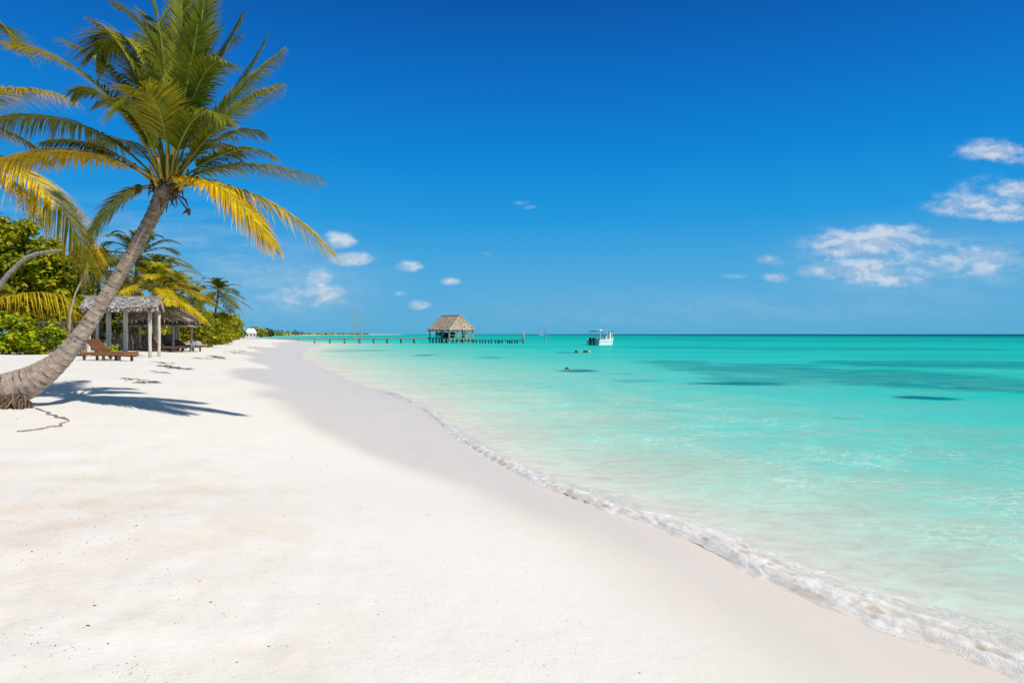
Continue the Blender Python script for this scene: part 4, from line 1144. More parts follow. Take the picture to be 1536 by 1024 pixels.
# ------------------------------------------------------------------ jetty with hut
PZ = 0.95
def pier_d(px): return np.interp(px, [340, 374, 640, 720, 800], [121, 122, 132, 130, 126])
def jetty():
    rn = random.Random(41)
    A = at(345, 507, pier_d(345)); B = at(640, 507, pier_d(640)); A.z = B.z = PZ
    root = thing('jetty', 'long wooden jetty on short piles leading from the sand to the thatched hut', 'jetty', (A.x, A.y, 0))
    wc = (0.52, 0.46, 0.37)
    mb = MB(); dirv = (B - A).normalized(); nv = Vector((-dirv.y, dirv.x, 0)); L = (B - A).length; n = 170
    for k in range(n):
        p = A + dirv * (L * (k + .5) / n); mb.beam(p - nv * .7, p + nv * .7, L / n * .9, .05, jit(wc, .2))
    mb.build('deck', M_WOOD, root)
    mb = MB()
    for s in (-.62, .62): mb.beam(A + nv * s + Vector((0, 0, -.105)), B + nv * s + Vector((0, 0, -.105)), .1, .15, (0.25, 0.22, 0.18))
    mb.build('joist', M_WOOD, root)
    for px in (374, 400, 424, 448, 472, 495, 517, 539, 560.5, 581, 602, 621.5):
        d = pier_d(px); c = at(px, 507, d)
        for s in (-.55, .55):
            p = Vector((c.x, c.y, 0)) + nv * s; zb = min(gz(p.x, p.y), 0) - .4
            mb = MB(); w = rn.uniform(.13, .17)
            mb.tube([Vector((p.x, p.y, zb)), Vector((p.x, p.y, .35)), Vector((p.x, p.y, PZ - .19))], [w, w, w * .95], lambda i, k: jit((0.2, 0.19, 0.15) if i == 0 else (0.46, 0.41, 0.33), .15), 9)
            mb.build('pile', M_WOOD, root, smooth=True)
        mb = MB(); q = Vector((c.x, c.y, PZ - .27)) ; mb.beam(q - nv * .75, q + nv * .75, .22, .14, (0.33, 0.29, 0.23)); mb.build('cross_beam', M_WOOD, root)
    # lower landing stage to the right of the hut
    A2 = at(709, 509.3, 129); B2 = at(786, 509.3, 125); zz = .62; A2.z = B2.z = zz
    root2 = thing('landing_stage', 'low wooden landing stage on the right of the hut ending at a tall post', 'jetty', (A2.x, A2.y, 0))
    d2 = (B2 - A2).normalized(); n2 = Vector((-d2.y, d2.x, 0)); L2 = (B2 - A2).length
    mb = MB()
    for k in range(56):
        p = A2 + d2 * (L2 * (k + .5) / 56); mb.beam(p - n2 * .8, p + n2 * .8, L2 / 56 * .88, .05, jit((0.42, 0.37, 0.30), .2))
    mb.build('deck', M_WOOD, root2)
    mb = MB()
    for s in (-.7, .7): mb.beam(A2 + n2 * s + Vector((0, 0, -.10)), B2 + n2 * s + Vector((0, 0, -.10)), .1, .14, (0.22, 0.19, 0.15))
    mb.build('joist', M_WOOD, root2)
    for px in (712, 722, 726, 735, 745, 751, 763, 766, 774):
        c = at(px, 509, np.interp(px, [709, 786], [129, 125]))
        for s in (-.6, .6):
            p = Vector((c.x, c.y, 0)) + n2 * s; mb = MB(); mb.tube([Vector((p.x, p.y, -.9)), Vector((p.x, p.y, zz - .17))], [.12, .11], jit((0.20, 0.17, 0.13), .2), 8); mb.build('pile', M_WOOD, root2, smooth=True)
    p = at(785, 509, 124.4); mb = MB(); mb.tube([Vector((p.x, p.y, -1)), Vector((p.x, p.y, 1.0)), Vector((p.x, p.y, at(785, 496.5, 124.4).z))], [.19, .18, .17], lambda i, k: jit((0.40, 0.33, 0.25), .2), 9); mb.build('end_post', M_WOOD, root2, smooth=True)
jetty()

def jetty_hut():
    rn = random.Random(43); d = 128.5
    K = at(673.5, 507, d); K.z = 0                     # near corner
    al = R(50); eL = Vector((-math.cos(al), math.sin(al), 0)); eW = Vector((math.sin(al), math.cos(al), 0))
    Lh, Wh = 7.4, 6.1
    root = thing('jetty_hut', 'open hut with steep tan thatched roof standing on piles at the end of the jetty', 'hut', K + (eL * Lh + eW * Wh) * .5)
    ez = at(673, 494.5, d).z; rz = at(690, 473.3, d).z + .1
    c0 = K; c1 = K + eL * Lh; c2 = c1 + eW * Wh; c3 = K + eW * Wh
    def up(p, z): return Vector((p.x, p.y, z))
    rA = up(K + eW * Wh * .5 + eL * .6, rz); rB = up(c1 + eW * Wh * .5 - eL * .5, rz)
    E = [up(c, ez) for c in (c0, c1, c2, c3)]
    mb = MB()
    thatch_face(mb, E[1], E[0], rA, rB, 14, 60, TANTH, rn, .06); thatch_face(mb, E[3], E[2], rB, rA, 14, 60, TANTH, rn, .06)
    thatch_face(mb, E[0], E[3], rA + eW * .05, rA - eW * .05, 14, 50, TANTH, rn, .06); thatch_face(mb, E[2], E[1], rB - eW * .05, rB + eW * .05, 14, 50, TANTH, rn, .06)
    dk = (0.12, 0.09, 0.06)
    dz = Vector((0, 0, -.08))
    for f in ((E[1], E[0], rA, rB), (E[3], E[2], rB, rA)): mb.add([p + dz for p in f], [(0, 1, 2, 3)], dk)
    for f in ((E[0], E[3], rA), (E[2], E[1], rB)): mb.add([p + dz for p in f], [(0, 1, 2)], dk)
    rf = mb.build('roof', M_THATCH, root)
    mb = MB()
    for p, q in zip(E, E[1:] + E[:1]):
        for k in range(110):
            a = p.lerp(q, rn.random()) + Vector((0, 0, .02)); e = a + Vector((rn.uniform(-.06, .06), rn.uniform(-.06, .06), -rn.uniform(.1, .32))); w = (q - p).normalized() * rn.uniform(.05, .1)
            mb.add([a - w, a + w, e + w * .6, e - w * .6], [(0, 1, 2, 3)], jit(rn.choice(TANTH), .2))
    mb.build('eaves_fringe', M_THATCH, rf)
    mb = MB(); mb.tube([rA + Vector((0, 0, .0)), rA.lerp(rB, .5) + Vector((0, 0, .04)), rB + Vector((0, 0, .02))], .16, (0.46, 0.38, 0.29), 8); mb.build('ridge_cap', M_THATCH, rf)
    # hip capping, pale
    mb = MB()
    for a, b in ((E[0], rA), (E[3], rA)): mb.tube([a + Vector((0, 0, .04)), b + Vector((0, 0, .04))], .11, (0.50, 0.42, 0.33), 7)
    mb.build('hip_cap', M_THATCH, rf)
    mb = MB(); n = 40
    for k in range(n):
        p = K + eL * (Lh * (k + .5) / n); mb.beam(up(p, PZ), up(p + eW * Wh, PZ), Lh / n * .9, .06, jit((0.40, 0.35, 0.28), .15))
    mb.build('deck', M_WOOD, root)
    mb = MB()
    for a, b in ((c0, c1), (c1, c2), (c2, c3), (c3, c0)): mb.beam(up(a, PZ - .13), up(b, PZ - .13), .12, .18, (0.28, 0.24, 0.19))
    for a, b in ((c0, c1), (c1, c2), (c2, c3), (c3, c0)):
        i = (eL * Lh + eW * Wh) * .04
        mb.beam(up(a, ez - .12), up(b, ez - .12), .12, .14, (0.16, 0.12, 0.09))
    mb.build('frame', M_WOOD, root)
    def inset(u, v): return K + eL * (Lh * u) + eW * (Wh * v)
    for u, v in ((.05, .05), (.35, .05), (.65, .05), (.95, .05), (.05, .37), (.05, .66), (.05, .95), (.5, .95), (.95, .95), (.95, .5)):
        p = inset(u, v); mb = MB(); lit = (0.48, 0.40, 0.31); post_mesh(mb, up(p, -1.2), up(p, ez + .1), .14, lit, rn, 9); mb.build('post', M_WOOD, root, smooth=True)
    for u, v in ((.2, .05), (.5, .05), (.8, .05), (.05, .2), (.05, .5), (.05, .8), (.4, .5), (.7, .5), (.7, .9), (.3, .9), (.95, .3)):
        p = inset(u, v); mb = MB(); mb.tube([up(p, -1.2), up(p, PZ - .05)], [.14, .13], (0.20, 0.17, 0.13), 8); mb.build('pile', M_WOOD, root, smooth=True)
    mb = MB()
    for a, b in (((.05, .05), (.95, .05)), ((.05, .05), (.05, .95))): mb.beam(up(inset(*a), PZ - .62), up(inset(*b), PZ - .62), .09, .12, (0.18, 0.15, 0.12))
    mb.build('brace', M_WOOD, root)
    mb = MB()
    for a, b in (((.05, .05), (.05, .95)),): 
        mb.beam(up(inset(*a), PZ + .55), up(inset(*b), PZ + .55), .07, .07, (0.48, 0.41, 0.32))
    mb.build('hand_rail', M_WOOD, root)
    # bar counter and stools, dark in the shade
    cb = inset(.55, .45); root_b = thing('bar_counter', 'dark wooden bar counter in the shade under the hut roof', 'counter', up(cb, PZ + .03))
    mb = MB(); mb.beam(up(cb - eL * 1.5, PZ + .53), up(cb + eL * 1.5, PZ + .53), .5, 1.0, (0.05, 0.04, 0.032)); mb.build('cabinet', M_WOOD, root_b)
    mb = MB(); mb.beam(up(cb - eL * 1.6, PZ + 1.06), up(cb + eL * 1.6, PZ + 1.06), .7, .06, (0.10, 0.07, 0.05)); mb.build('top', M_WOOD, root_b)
    def chair(u, v, lab, rot):
        p = up(inset(u, v), PZ + .03); r = thing('chair', lab, 'chair', p, 'dark chairs in the jetty hut')
        M_ = Matrix.Rotation(rot, 3, 'Z'); c = (0.035, 0.05, 0.06)
        mb = MB(); mb.box(p + Vector((0, 0, .47)), (.5, .5, .06), c, M_); mb.build('seat', M_DARK, r)
        mb = MB(); mb.box(p + M_ @ Vector((0, .235, .82)), (.5, .05, .62), c, M_); mb.build('backrest', M_DARK, r)
        for sx in (-.21, .21):
            for sy in (-.21, .21): mb = MB(); mb.box(p + M_ @ Vector((sx, sy, .22)), (.05, .05, .44), c, M_); mb.build('leg', M_DARK, r)
    for k, (u, v) in enumerate(((.25, .16), (.42, .14), (.6, .15), (.78, .18), (.88, .4), (.22, .36))):
        chair(u, v, 'dark high backed chair on the deck under the hut roof', rn.uniform(0, 6.28))
    p = up(inset(.12, .72), PZ + .03); mb = MB(); mb.box(p + Vector((0, 0, .45)), (.7, .5, .9), (0.62, 0.58, 0.48), Matrix.Rotation(al, 3, 'Z')); mb.box(p + Vector((0, 0, .93)), (.78, .58, .05), (0.50, 0.45, 0.36), Matrix.Rotation(al, 3, 'Z'))
    o = mb.build('storage_box', M_WOOD, origin=p); tag(o, 'pale storage chest standing at the right side of the hut deck', 'chest')
jetty_hut()

def poles():
    for px, top, d, r, name, lab in ((531, 462.5, 136, .10, 'mooring_pole', 'tall thin pole behind the jetty, the left one of the close pair'), (541, 463.5, 130.5, .11, 'mooring_pole', 'tall thin pole at the jetty, the right one of the close pair'),
                         (818, 488, 150, .15, 'mooring_pole', 'lone short pole in the sea between the landing stage and the boat')):
        p = at(px, 510, d); t = at(px + .6, top, d); mb = MB(); b = Vector((p.x, p.y, -1.5)); k = [b.lerp(t, i / 6) + Vector((random.uniform(-.03, .03), 0, 0)) for i in range(7)]
        mb.tube(k, [r * (1.1 - .5 * i / 6) for i in range(7)], lambda i, k_: jit((0.40, 0.36, 0.30), .15), 8)
        o = mb.build(name, M_WOOD, origin=(p.x, p.y, 0), smooth=True); tag(o, lab, 'pole')
poles()

# ------------------------------------------------------------------ boats and floats
def motorboat():
    d = 103.0; K = at(899.3, 517.8, d); K.z = 0     # stern corner nearest the viewer
    ph = R(49); ax = Vector((math.cos(ph) , math.sin(ph), 0)); bm = Vector((-math.sin(ph), math.cos(ph), 0))   # bow direction, port direction
    L, W, H = 5.0, 2.3, .84
    root = thing('motorboat', 'small white open motorboat with canopy on posts and black outboards, moored offshore', 'boat', K + bm * W / 2 + ax * L / 2)
    C0 = K + bm * W / 2
    def pt(u, v, z): return C0 + ax * (u * L) + bm * (v * W / 2) + Vector((0, 0, z))
    white = (0.92, 0.91, 0.89)
    S = 14; mb = MB(); secs = []
    for i in range(S + 1):
        u = i / S; w = 1.0 if u < .6 else max(.03, 1 - ((u - .6) / .4) ** 2.4); sh = H + .28 * u ** 2; bw = w * .93
        secs.append([pt(u + .05 * u, -w, sh), pt(u + .03 * u, -w * .98, sh * .6), pt(u, -bw, .02), pt(u, -bw * .5, -.25), pt(u, 0, -.32), pt(u, bw * .5, -.25), pt(u, bw, .02), pt(u + .03 * u, w * .98, sh * .6), pt(u + .05 * u, w, sh)])
    vs = [p for s in secs for p in s]; m = 9; fs = []; cl = []
    for i in range(S):
        for j in range(m - 1): fs.append((i * m + j, (i + 1) * m + j, (i + 1) * m + j + 1, i * m + j + 1)); cl.append(white)
    fs.append(tuple(range(m))); cl.append((0.55, 0.57, 0.58))
    mb.add(vs, fs, cl); mb.build('hull', M_PAINT, root)
    mb = MB()
    for sd in (-1, 1): mb.tube([s[0 if sd < 0 else 8] + Vector((0, 0, .02)) for s in secs], .05, (0.86, 0.86, 0.84), 6)
    mb.build('gunwale', M_PAINT, root)
    mb = MB()
    mb.tube([s[1] + (s[1] - s[7]).normalized() * .02 for s in secs], .02, (0.35, 0.25, 0.2), 5); mb.build('rub_rail', M_PAINT, root)
    mb = MB(); vs = [pt(.02, -.92, .38), pt(.5, -.92, .38), pt(.8, -.5, .42), pt(.95, 0, .45), pt(.8, .5, .42), pt(.5, .92, .38), pt(.02, .92, .38)]; mb.add(vs, [tuple(range(7))], (0.6, 0.6, 0.58)); mb.build('floor', M_PAINT, root)
    zt = at(905, 496.6, d).z
    mb = MB(); n = 7
    q = [[pt(.08 + .72 * i / n, -.92 + 1.84 * j / 5, zt + .06 * math.sin(math.pi * j / 5) + .03 * math.sin(math.pi * i / n)) for j in range(6)] for i in range(n + 1)]
    vs = [p for r_ in q for p in r_]; vs2 = [p - Vector((0, 0, .09)) for p in vs]; nb = len(vs)
    fs = [(i * 6 + j, (i + 1) * 6 + j, (i + 1) * 6 + j + 1, i * 6 + j + 1) for i in range(n) for j in range(5)]
    fs2 = [tuple(k + nb for k in reversed(f)) for f in fs]
    ed = [k * 6 for k in range(n + 1)] + [n * 6 + j for j in range(1, 6)] + [k * 6 + 5 for k in range(n - 1, -1, -1)] + [j for j in range(4, 0, -1)]
    sides = [(ed[i], ed[(i + 1) % len(ed)], ed[(i + 1) % len(ed)] + nb, ed[i] + nb) for i in range(len(ed))]
    mb.add(vs + vs2, fs + fs2 + sides, [(0.55, 0.58, 0.62)] * len(fs) + [(0.10, 0.12, 0.17)] * len(fs2) + [(0.10, 0.12, 0.2)] * len(sides)); mb.build('canopy', M_CLOTH, root)
    for u, v in ((.1, -.85), (.1, .85), (.45, -.88), (.78, -.8), (.78, .8), (.45, .88)):
        mb = MB(); mb.tube([pt(u, v, H * .6), pt(u, v, zt - .03)], .04, (0.8, 0.8, 0.8), 7); mb.build('canopy_post', M_PAINT, root)
    mb = MB(); mb.box(pt(.58, -.25, .85), (.6, .5, .95), (0.8, 0.8, 0.79), Matrix.Rotation(ph, 3, 'Z')); mb.build('console', M_PAINT, root)
    mb = MB(); mb.box(pt(.66, -.7, 1.15), (.34, .3, 1.7), (0.84, 0.84, 0.83), Matrix.Rotation(ph, 3, 'Z')); mb.build('locker', M_PAINT, root)
    mb = MB(); mb.box(pt(.30, -.2, .68), (.4, 1.5, .36), (0.35, 0.10, 0.08), Matrix.Rotation(ph, 3, 'Z')); mb.build('bench', M_CLOTH, root)
    for v in (-.28, .28):
        b = pt(-.06, v, .55); o = MB()
        o.box(b + Vector((0, 0, .38)), (.42, .34, .48), (0.02, 0.022, 0.025), Matrix.Rotation(ph, 3, 'Z'), .8); o.box(b + Vector((0, 0, -.2)), (.2, .14, .75), (0.025, 0.025, 0.03), Matrix.Rotation(ph, 3, 'Z')); o.build('outboard_motor', M_DARK, root)
    mb = MB(); mb.box(pt(-.035, .72, H - .02), (.5, .55, .06), (0.78, 0.8, 0.8), Matrix.Rotation(ph, 3, 'Z')); mb.build('swim_platform', M_PAINT, root)
    mb = MB(); mb.tube([pt(.4, 0, zt + .08), pt(.4, 0, zt + .28)], [.22, .16], (0.85, 0.85, 0.85), 10); mb.build('radar_dome', M_PAINT, root)
motorboat()

def sailboat():
    d = 900; p = at(812, 501, d); p.z = 0; root = thing('sailing_boat', 'tiny pale sailing boat on the horizon left of the lone pole', 'boat', p)
    mb = MB(); vs = []
    for u, w in ((-1, .55), (-.3, .9), (.4, .7), (1, .02)):
        vs += [p + Vector((3.5 * u, -w, .8)), p + Vector((3.3 * u, -w * .7, -.2)), p + Vector((3.3 * u, w * .7, -.2)), p + Vector((3.5 * u, w, .8))]
    fs = [(i * 4 + j, (i + 1) * 4 + j, (i + 1) * 4 + (j + 1) % 4, i * 4 + (j + 1) % 4) for i in range(3) for j in range(4)] + [(0, 1, 2, 3)]
    mb.add(vs, fs, (0.75, 0.76, 0.78)); mb.build('hull', M_PAINT, root)
    mb = MB(); mb.tube([p + Vector((.3, 0, .5)), p + Vector((.3, 0, 5.6))], .07, (0.6, 0.6, 0.6), 6); mb.build('mast', M_PAINT, root)
    mb = MB(); mb.add([p + Vector((.2, .02, 1.1)), p + Vector((-2.6, .3, 1.1)), p + Vector((.2, .02, 5.2))], [(0, 1, 2)], (0.62, 0.65, 0.70)); mb.build('sail', M_CLOTH, root)
sailboat()

def floats():
    d = EYE * F / 27.5
    def lump(c, r, col, seed, n=10, m=6, sq=.7):
        rn = random.Random(seed); vs = []; fs = []
        for a in range(m + 1):
            th = math.pi * a / m
            for b in range(n):
                k = 1 + rn.uniform(-.1, .1); vs.append(c + Vector((r[0] * k * math.sin(th) * math.cos(2 * math.pi * b / n), r[1] * k * math.sin(th) * math.sin(2 * math.pi * b / n), r[2] * k * math.cos(th))))
        for a in range(m):
            for b in range(n): fs.append((a * n + b, a * n + (b + 1) % n, (a + 1) * n + (b + 1) % n, (a + 1) * n + b))
        mb = MB(); mb.add(vs, fs, col); return mb
    p = at(864.5, 528.5, d); p.z = 0
    r = thing('mooring_float', 'small dark float in the water in front of the boat, the shorter one', 'float', p)
    lump(p + Vector((0, 0, .06)), (.16, .14, .13), (0.03, 0.035, 0.035), 1).build('body', M_DARK, r, smooth=True); lump(p + Vector((.2, 0, .05)), (.09, .09, .08), (0.42, 0.34, 0.25), 2).build('cap', M_DARK, r, smooth=True)
    p = at(880, 528.7, d); p.z = 0
    r = thing('mooring_float', 'longer dark float with a pale end in the water in front of the boat', 'float', p)
    lump(p + Vector((-.1, 0, .06)), (.26, .15, .14), (0.045, 0.04, 0.035), 3).build('body', M_DARK, r, smooth=True); lump(p + Vector((.22, 0, .06)), (.17, .13, .12), (0.62, 0.56, 0.46), 4).build('cap', M_DARK, r, smooth=True)
    mb = MB(); a = at(868, 528.5, d); b = at(877, 528.5, d); a.z = b.z = .03; mb.tube([a, a.lerp(b, .5) + Vector((0, 0, .02)), b], .02, (0.6, 0.6, 0.55), 6); o = mb.build('float_rope', M_CLOTH, origin=a); tag(o, 'pale rope joining the two dark floats', 'rope')
    d = EYE * F / 52.5; p = at(850, 554, d); p.z = 0
    o = lump(p + Vector((0, 0, .0)), (.11, .1, .09), (0.05, 0.045, 0.035), 5, sq=.6).build('rock', M_ROCK, origin=p); tag(o, 'small dark rock breaking the water surface over a weed bed', 'rock')
floats()

# ------------------------------------------------------------------ far houses
def house(label, px, d, w, h, rh, base_y, seed, roofc, gable=True):
    g = ground(px, d); root = thing('beach_house', label, 'house', g); M_ = Matrix.Rotation(R(20), 3, 'Z'); dp = w * .8
    mb = MB(); mb.box(g + Vector((0, 0, h / 2)), (w, dp, h), (0.74, 0.72, 0.68), M_); wl = mb.build('wall', M_PLASTER, root)
    mb = MB(); e = .35
    if gable:
        q = [M_ @ Vector((sx * (w / 2 + e), sy * (dp / 2 + e), h + .02)) + g for sx, sy in ((-1, -1), (1, -1), (1, 1), (-1, 1))] + [M_ @ Vector((s * w * .3, 0, h + rh)) + g for s in (-1, 1)]
        mb.add(q, [(0, 1, 5, 4), (2, 3, 4, 5), (1, 2, 5), (3, 0, 4), (3, 2, 1, 0)], roofc)
    else:
        mb.box(g + Vector((0, 0, h + .15)), (w + .6, dp + .6, .26), roofc, M_); mb.box(g + Vector((0, 0, h + 1.1)), (w * .5, dp * .5, 1.6), (0.72, 0.7, 0.66), M_)
    mb.build('roof', M_PLASTER, root)
    for k in range(3):
        f = MB(); f.box(g + M_ @ Vector((-w * .32 + w * .32 * k, -dp / 2 - .02, h * .5)), (w * .16, .06, h * .42), (0.05, 0.06, 0.07), M_); f.build('window', M_DARK, root)
house('white beach house with pale hipped roof among the far trees', 376.5, 330, 4.8, 2.3, 2.3, 503, 1, (0.80, 0.79, 0.77))
house('flat roofed white house farther along the beach, right of the hipped roof house', 391, 400, 5.2, 3.0, 1, 500, 2, (0.75, 0.73, 0.70), False)
house('low grey roofed house farthest along the beach, right of the flat roofed house', 402, 440, 4.6, 1.9, 1.1, 500, 3, (0.45, 0.43, 0.41))

# ------------------------------------------------------------------ things washed up on the sand
def wrack():
    rn = random.Random(51)
    mb = MB()
    def strand(px, py, w, h, dens):
        """loose seaweed strands over an area of sand"""
        for k in range(dens):
            x = px + rn.gauss(0, w / 3); y = py + rn.gauss(0, h / 3) + (x - px) * .06
            d = (EYE - .8) * F / (y - HORIZON)
            for _ in range(3):
                xx = (x - 768) / F * d; z = gz(xx, d); d = (EYE - z) * F / (y - HORIZON)
            xx = (x - 768) / F * d; L = rn.uniform(.08, .30) * (d / 12) ** .5; a = rn.gauss(0, .35)
            p = Vector((xx, d, gz(xx, d) + .012)); e = p + Vector((L * math.cos(a), L * math.sin(a), 0)); e.z = gz(e.x, e.y) + .01
            mb.tube([p, p.lerp(e, .5) + Vector((0, rn.uniform(-.03, .03), .02)), e], [.003, .007, .002], jit((0.13, 0.10, 0.07), .4), 5)
    for a in ((252, 551, 30, 3, 26), (262, 553, 34, 2, 18), (215, 574, 26, 2, 10), (190, 571, 14, 1.5, 8), (205, 577, 30, 1.5, 6), (245, 545, 30, 2, 8), (318, 535, 16, 2.5, 20), (322, 537, 16, 1.5, 10), (346, 530, 12, 1.2, 9), (358, 526, 12, 1, 6), (300, 538, 30, 1.2, 8), (230, 559, 24, 1.5, 6), (374, 522, 14, .8, 5)):
        strand(*a)
    o = mb.build('seaweed_wrack', M_WEED); tag(o, 'scattered dark strands of dried seaweed along the high tide line', None, kind='stuff')
    # zigzag strand below the palm base: a shadow-like line made as an object
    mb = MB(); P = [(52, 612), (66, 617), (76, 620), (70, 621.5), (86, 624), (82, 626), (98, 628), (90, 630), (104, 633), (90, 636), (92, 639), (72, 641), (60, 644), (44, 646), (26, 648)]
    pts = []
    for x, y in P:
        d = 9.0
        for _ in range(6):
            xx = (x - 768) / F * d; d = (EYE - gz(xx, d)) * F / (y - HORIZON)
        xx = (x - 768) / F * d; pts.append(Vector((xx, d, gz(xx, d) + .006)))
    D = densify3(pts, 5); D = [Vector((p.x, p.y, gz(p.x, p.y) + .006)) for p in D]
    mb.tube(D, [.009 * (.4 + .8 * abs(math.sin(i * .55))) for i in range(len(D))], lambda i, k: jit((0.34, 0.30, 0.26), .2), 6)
    o = mb.build('shadow_like_strand', M_WEED, origin=D[0], smooth=True); tag(o, 'thin dark strand standing in for a shadow-like zigzag on the sand below the palm', 'root')  # filed under root, but stands in for a shadow-like line
    # specks: bits of shell, leaf and twig
    mb = MB()
    def speck(px, py, size, col):
        d = 5.0
        for _ in range(6):
            xx = (px - 768) / F * d; d = (EYE - gz(xx, d)) * F / max(6, (py - HORIZON))
        xx = (px - 768) / F * d; z = gz(xx, d)
        a = rn.uniform(-.6, .6); L = size * rn.uniform(1.0, 2.2); w = size * rn.uniform(.35, .7); h = size * .4
        u = Vector((math.cos(a), math.sin(a), 0)); v = Vector((-u.y, u.x, 0)); c = Vector((xx, d, z + .001)); c2 = c + Vector((0, 0, h))
        mb.add([c - u * L / 2, c + v * w / 2, c + u * L / 2, c - v * w / 2, c2], [(0, 4, 3), (3, 4, 2), (2, 4, 1), (1, 4, 0)], col)
    bc = [(0.20, 0.14, 0.09), (0.32, 0.22, 0.14), (0.42, 0.31, 0.21), (0.12, 0.09, 0.065), (0.52, 0.42, 0.32)]
    for (cx, cy, sx, sy, n) in ((85, 790, 80, 28, 330), (205, 770, 30, 14, 120), (90, 730, 50, 10, 70), (260, 880, 40, 30, 90), (60, 970, 60, 25, 90), (210, 1010, 30, 14, 60), (380, 860, 160, 90, 130), (520, 700, 90, 45, 60), (740, 880, 50, 60, 60), (820, 960, 50, 40, 40), (230, 680, 120, 40, 70), (540, 900, 200, 90, 70)):
        for k in range(n):
            x = rn.gauss(cx, sx); y = rn.gauss(cy, sy)
            if y < 640 or y > 1100 or x < -150: continue
            if x > 500 and y < 720 + (x - 660) * .6: continue
            speck(x, y, rn.choice((.002, .003, .004, .005)), jit(rn.choice(bc), .2))
    for x, y, s in ((436, 658, .02), (437, 685, .022), (491, 698, .022), (537, 695, .02), (540, 763, .018), (425, 774, .012), (221, 719, .016), (238, 736, .010), (97, 802, .018), (48, 827, .02), (33, 839, .016), (191, 839, .014), (300, 871, .015), (316, 903, .018), (268, 899, .012), (142, 908, .018), (132, 938, .022), (162, 965, .016), (57, 964, .016), (403, 969, .016), (355, 993, .012), (564, 903, .010), (642, 772, .018), (25, 627, .035), (959, 1009, .012), (567, 921, .01), (130, 814, .02), (205, 788, .02), (193, 808, .016), (83, 968, .014)):
        speck(x, y, s * .55, jit((0.22, 0.16, 0.11), .3))
    o = mb.build('beach_litter', M_WEED); tag(o, 'fine bits of shell, leaf and twig strewn over the dry sand', None, kind='stuff')
wrack()

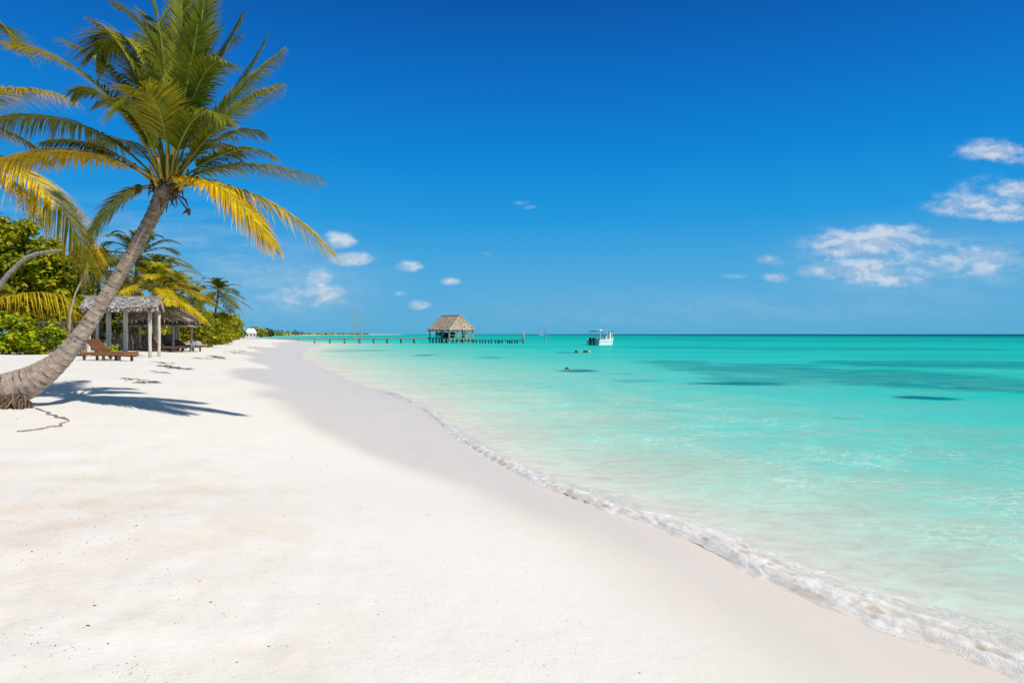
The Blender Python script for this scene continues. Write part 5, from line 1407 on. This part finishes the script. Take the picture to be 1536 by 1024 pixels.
# ------------------------------------------------------------------ sky and light
SUN_DIR = Vector((0.56, -0.37, 0.78)).normalized()
def world():
    w = bpy.data.worlds.new('World'); scene.world = w; w.use_nodes = True; nt = w.node_tree; nt.nodes.clear()
    out = N(nt, 'ShaderNodeOutputWorld'); bg = N(nt, 'ShaderNodeBackground'); bg.inputs['Strength'].default_value = 0.1
    sky = N(nt, 'ShaderNodeTexSky'); sky.sky_type = 'NISHITA'; sky.sun_disc = False
    sky.sun_elevation = math.asin(SUN_DIR.z); sky.sun_rotation = math.atan2(SUN_DIR.x, SUN_DIR.y)
    sky.air_density = 1.0; sky.dust_density = 0.4; sky.ozone_density = 4.0; sky.altitude = 0
    tc = N(nt, 'ShaderNodeTexCoord'); g = tc.outputs['Generated']
    sx = N(nt, 'ShaderNodeSeparateXYZ'); link(nt, g, sx.inputs[0])
    z = sx.outputs[2]
    el = maprange(nt, z, 0.0, 0.5, 0, 1)
    def s2l(r, gg, b): return tuple(((c / 255) / 12.92 if c / 255 < .04045 else ((c / 255 + .055) / 1.055) ** 2.4) for c in (r, gg, b))
    col = ramp(nt, el, [(0.0, s2l(84, 172, 215)), (0.05, s2l(88, 172, 217)), (0.17, s2l(74, 168, 220)), (0.33, s2l(28, 152, 222)), (0.50, s2l(0, 132, 214)), (0.70, s2l(0, 108, 196)), (0.88, s2l(0, 86, 170)), (1.0, s2l(70, 102, 130))])
    # above the frame: sky out of view, greyed to tune the fill light
    col10 = N(nt, 'ShaderNodeVectorMath'); col10.operation = 'SCALE'; link(nt, col, col10.inputs[0]); col10.inputs['Scale'].default_value = 10
    base = mix_col(nt, 0.965, sky.outputs[0], col10.outputs[0])
    # clouds, by direction
    def div(a, b): return math_node(nt, 'DIVIDE', a, b)
    ysafe = math_node(nt, 'MAXIMUM', sx.outputs[1], 0.02)
    u = div(sx.outputs[0], ysafe); v = div(z, ysafe)
    cv = N(nt, 'ShaderNodeCombineXYZ'); link(nt, u, cv.inputs[0]); link(nt, v, cv.inputs[1])
    uv = cv.outputs[0]
    n1 = noise_tex(nt, mapping(nt, uv, (1, 1.9, 1)), 22, 6, 0.6, 0.3)
    n2 = noise_tex(nt, mapping(nt, uv, (1, 1.7, 1), loc=(3, 1, 0)), 50, 5, 0.6)
    n1b = noise_tex(nt, mapping(nt, uv, (1, 1.9, 1), loc=(-0.006, -0.016, 0)), 22, 6, 0.6, 0.3)
    nn = math_node(nt, 'ADD', math_node(nt, 'MULTIPLY', n1, 0.66), math_node(nt, 'MULTIPLY', n2, 0.34))
    ns = noise_tex(nt, mapping(nt, uv, (1, 7, 1), (0, 0, R(-6))), 6, 5, 0.6)
    CL = [  # px, py, half w, half h, strength
        (1490, 226, 62, 17, .85), (1478, 218, 30, 12, .7), (1530, 238, 40, 10, .6), (1462, 306, 80, 22, .75), (1520, 285, 50, 18, .8), (1505, 318, 60, 18, .8), (1300, 362, 100, 22, .95), (1268, 376, 52, 12, .8), (1340, 350, 60, 15, .8), (1290, 402, 100, 18, .75), (1330, 420, 70, 12, .7),
        (1245, 400, 50, 12, .55), (1160, 390, 40, 10, .45), (1095, 416, 34, 7, .45), (1165, 415, 24, 9, .5), (1480, 380, 80, 22, .55), (1470, 402, 40, 16, .55), (1405, 413, 22, 9, .35),
        (510, 362, 26, 13, .95), (527, 388, 34, 12, .95), (500, 355, 18, 10, .6), (614, 399, 24, 9, .9), (674, 422, 20, 7, .6), (628, 457, 19, 8, .7), (598, 440, 18, 6, .4), (480, 420, 22, 18, .85), (490, 442, 36, 18, .8), (440, 446, 50, 10, .6), (405, 450, 34, 8, .4), (726, 380, 15, 4, .25),
        (780, 304, 16, 4, .28), (798, 311, 16, 4, .3), (840, 480, 30, 8, .2), (905, 480, 60, 9, .18), (1390, 390, 200, 42, .42), (1490, 300, 90, 40, .45), (455, 445, 80, 22, .5)]
    mask = None
    for px, py, hw, hh, st in CL:
        a = N(nt, 'ShaderNodeVectorMath'); a.operation = 'SUBTRACT'; link(nt, uv, a.inputs[0]); a.inputs[1].default_value = ((px - 768) / F, (HORIZON - py) / F, 0)
        b = N(nt, 'ShaderNodeVectorMath'); b.operation = 'MULTIPLY'; link(nt, a.outputs[0], b.inputs[0]); b.inputs[1].default_value = (F / hw / 1.25, F / hh / 1.25, 1)
        l = N(nt, 'ShaderNodeVectorMath'); l.operation = 'LENGTH'; link(nt, b.outputs[0], l.inputs[0])
        m = maprange(nt, l.outputs['Value'], 0.0, 1.25, st, 0.0, True)
        mask = m if mask is None else math_node(nt, 'MAXIMUM', mask, m)
    body = math_node(nt, 'ADD', math_node(nt, 'MULTIPLY', mask, 1.0), math_node(nt, 'MULTIPLY', math_node(nt, 'SUBTRACT', nn, 0.5), 2.1))
    dens = math_node(nt, 'MULTIPLY', maprange(nt, body, 0.05, 0.95, 0, 1, True), maprange(nt, mask, 0.0, 0.45, 0, 0.95, True))
    # thin streaks low on the left
    st = math_node(nt, 'MULTIPLY', maprange(nt, ns, 0.40, 0.75, 0, 0.5), math_node(nt, 'MULTIPLY', maprange(nt, u, -0.62, -0.18, 1, 0, True), math_node(nt, 'MULTIPLY', maprange(nt, v, 0.03, 0.09, 0, 1), maprange(nt, v, 0.13, 0.22, 1, 0))))
    dens = math_node(nt, 'MAXIMUM', dens, st)
    for px, py, hw, hh, k in ((1390, 395, 260, 75, .22), (430, 425, 190, 75, .22), (1100, 460, 500, 40, .10)):
        a = N(nt, 'ShaderNodeVectorMath'); a.operation = 'SUBTRACT'; link(nt, uv, a.inputs[0]); a.inputs[1].default_value = ((px - 768) / F, (HORIZON - py) / F, 0)
        b = N(nt, 'ShaderNodeVectorMath'); b.operation = 'MULTIPLY'; link(nt, a.outputs[0], b.inputs[0]); b.inputs[1].default_value = (F / hw, F / hh, 1)
        l = N(nt, 'ShaderNodeVectorMath'); l.operation = 'LENGTH'; link(nt, b.outputs[0], l.inputs[0])
        hz = math_node(nt, 'MULTIPLY', maprange(nt, l.outputs['Value'], 0.0, 1.2, k, 0.0, True), maprange(nt, ns, 0.3, 0.7, 0.5, 1.3))
        dens = math_node(nt, 'ADD', dens, math_node(nt, 'MULTIPLY', hz, math_node(nt, 'SUBTRACT', 1.0, dens)), True)
    front = maprange(nt, sx.outputs[1], 0.1, 0.3, 0, 1)
    dens = math_node(nt, 'MULTIPLY', dens, front)
    shade = maprange(nt, math_node(nt, 'SUBTRACT', n1b, n1), -0.07, 0.07, 1, 0, True)
    lit = mix_col(nt, maprange(nt, u, -0.1, 0.4), (6.9, 7.5, 8.2), (6.7, 7.3, 8.2))
    cc = mix_col(nt, shade, mix_col(nt, maprange(nt, u, -0.1, 0.4), (5.0, 6.1, 7.4), (4.6, 5.6, 7.2)), lit)
    final = mix_col(nt, math_node(nt, 'MULTIPLY', dens, 0.86), base, cc)
    link(nt, final, bg.inputs['Color']); link(nt, bg.outputs[0], out.inputs[0])
    w.cycles.sampling_method = 'MANUAL'; w.cycles.sample_map_resolution = 512
world()
sl = bpy.data.lights.new('sun', 'SUN'); sl.energy = 4.35; sl.angle = R(0.53); sl.color = (1.0, 0.92, 0.82)
so = bpy.data.objects.new('sun', sl); C.objects.link(so); so.location = (10, -5, 20)
so.rotation_euler = (-SUN_DIR).to_track_quat('-Z', 'Y').to_euler()

scene.view_settings.view_transform = 'Standard'; scene.view_settings.look = 'None'; scene.view_settings.exposure = 0
cy = scene.cycles
cy.max_bounces = 8; cy.transparent_max_bounces = 24; cy.diffuse_bounces = 3; cy.glossy_bounces = 3; cy.transmission_bounces = 4
cy.caustics_reflective = False; cy.caustics_refractive = False
cy.use_denoising = True
cy.sample_clamp_indirect = 6
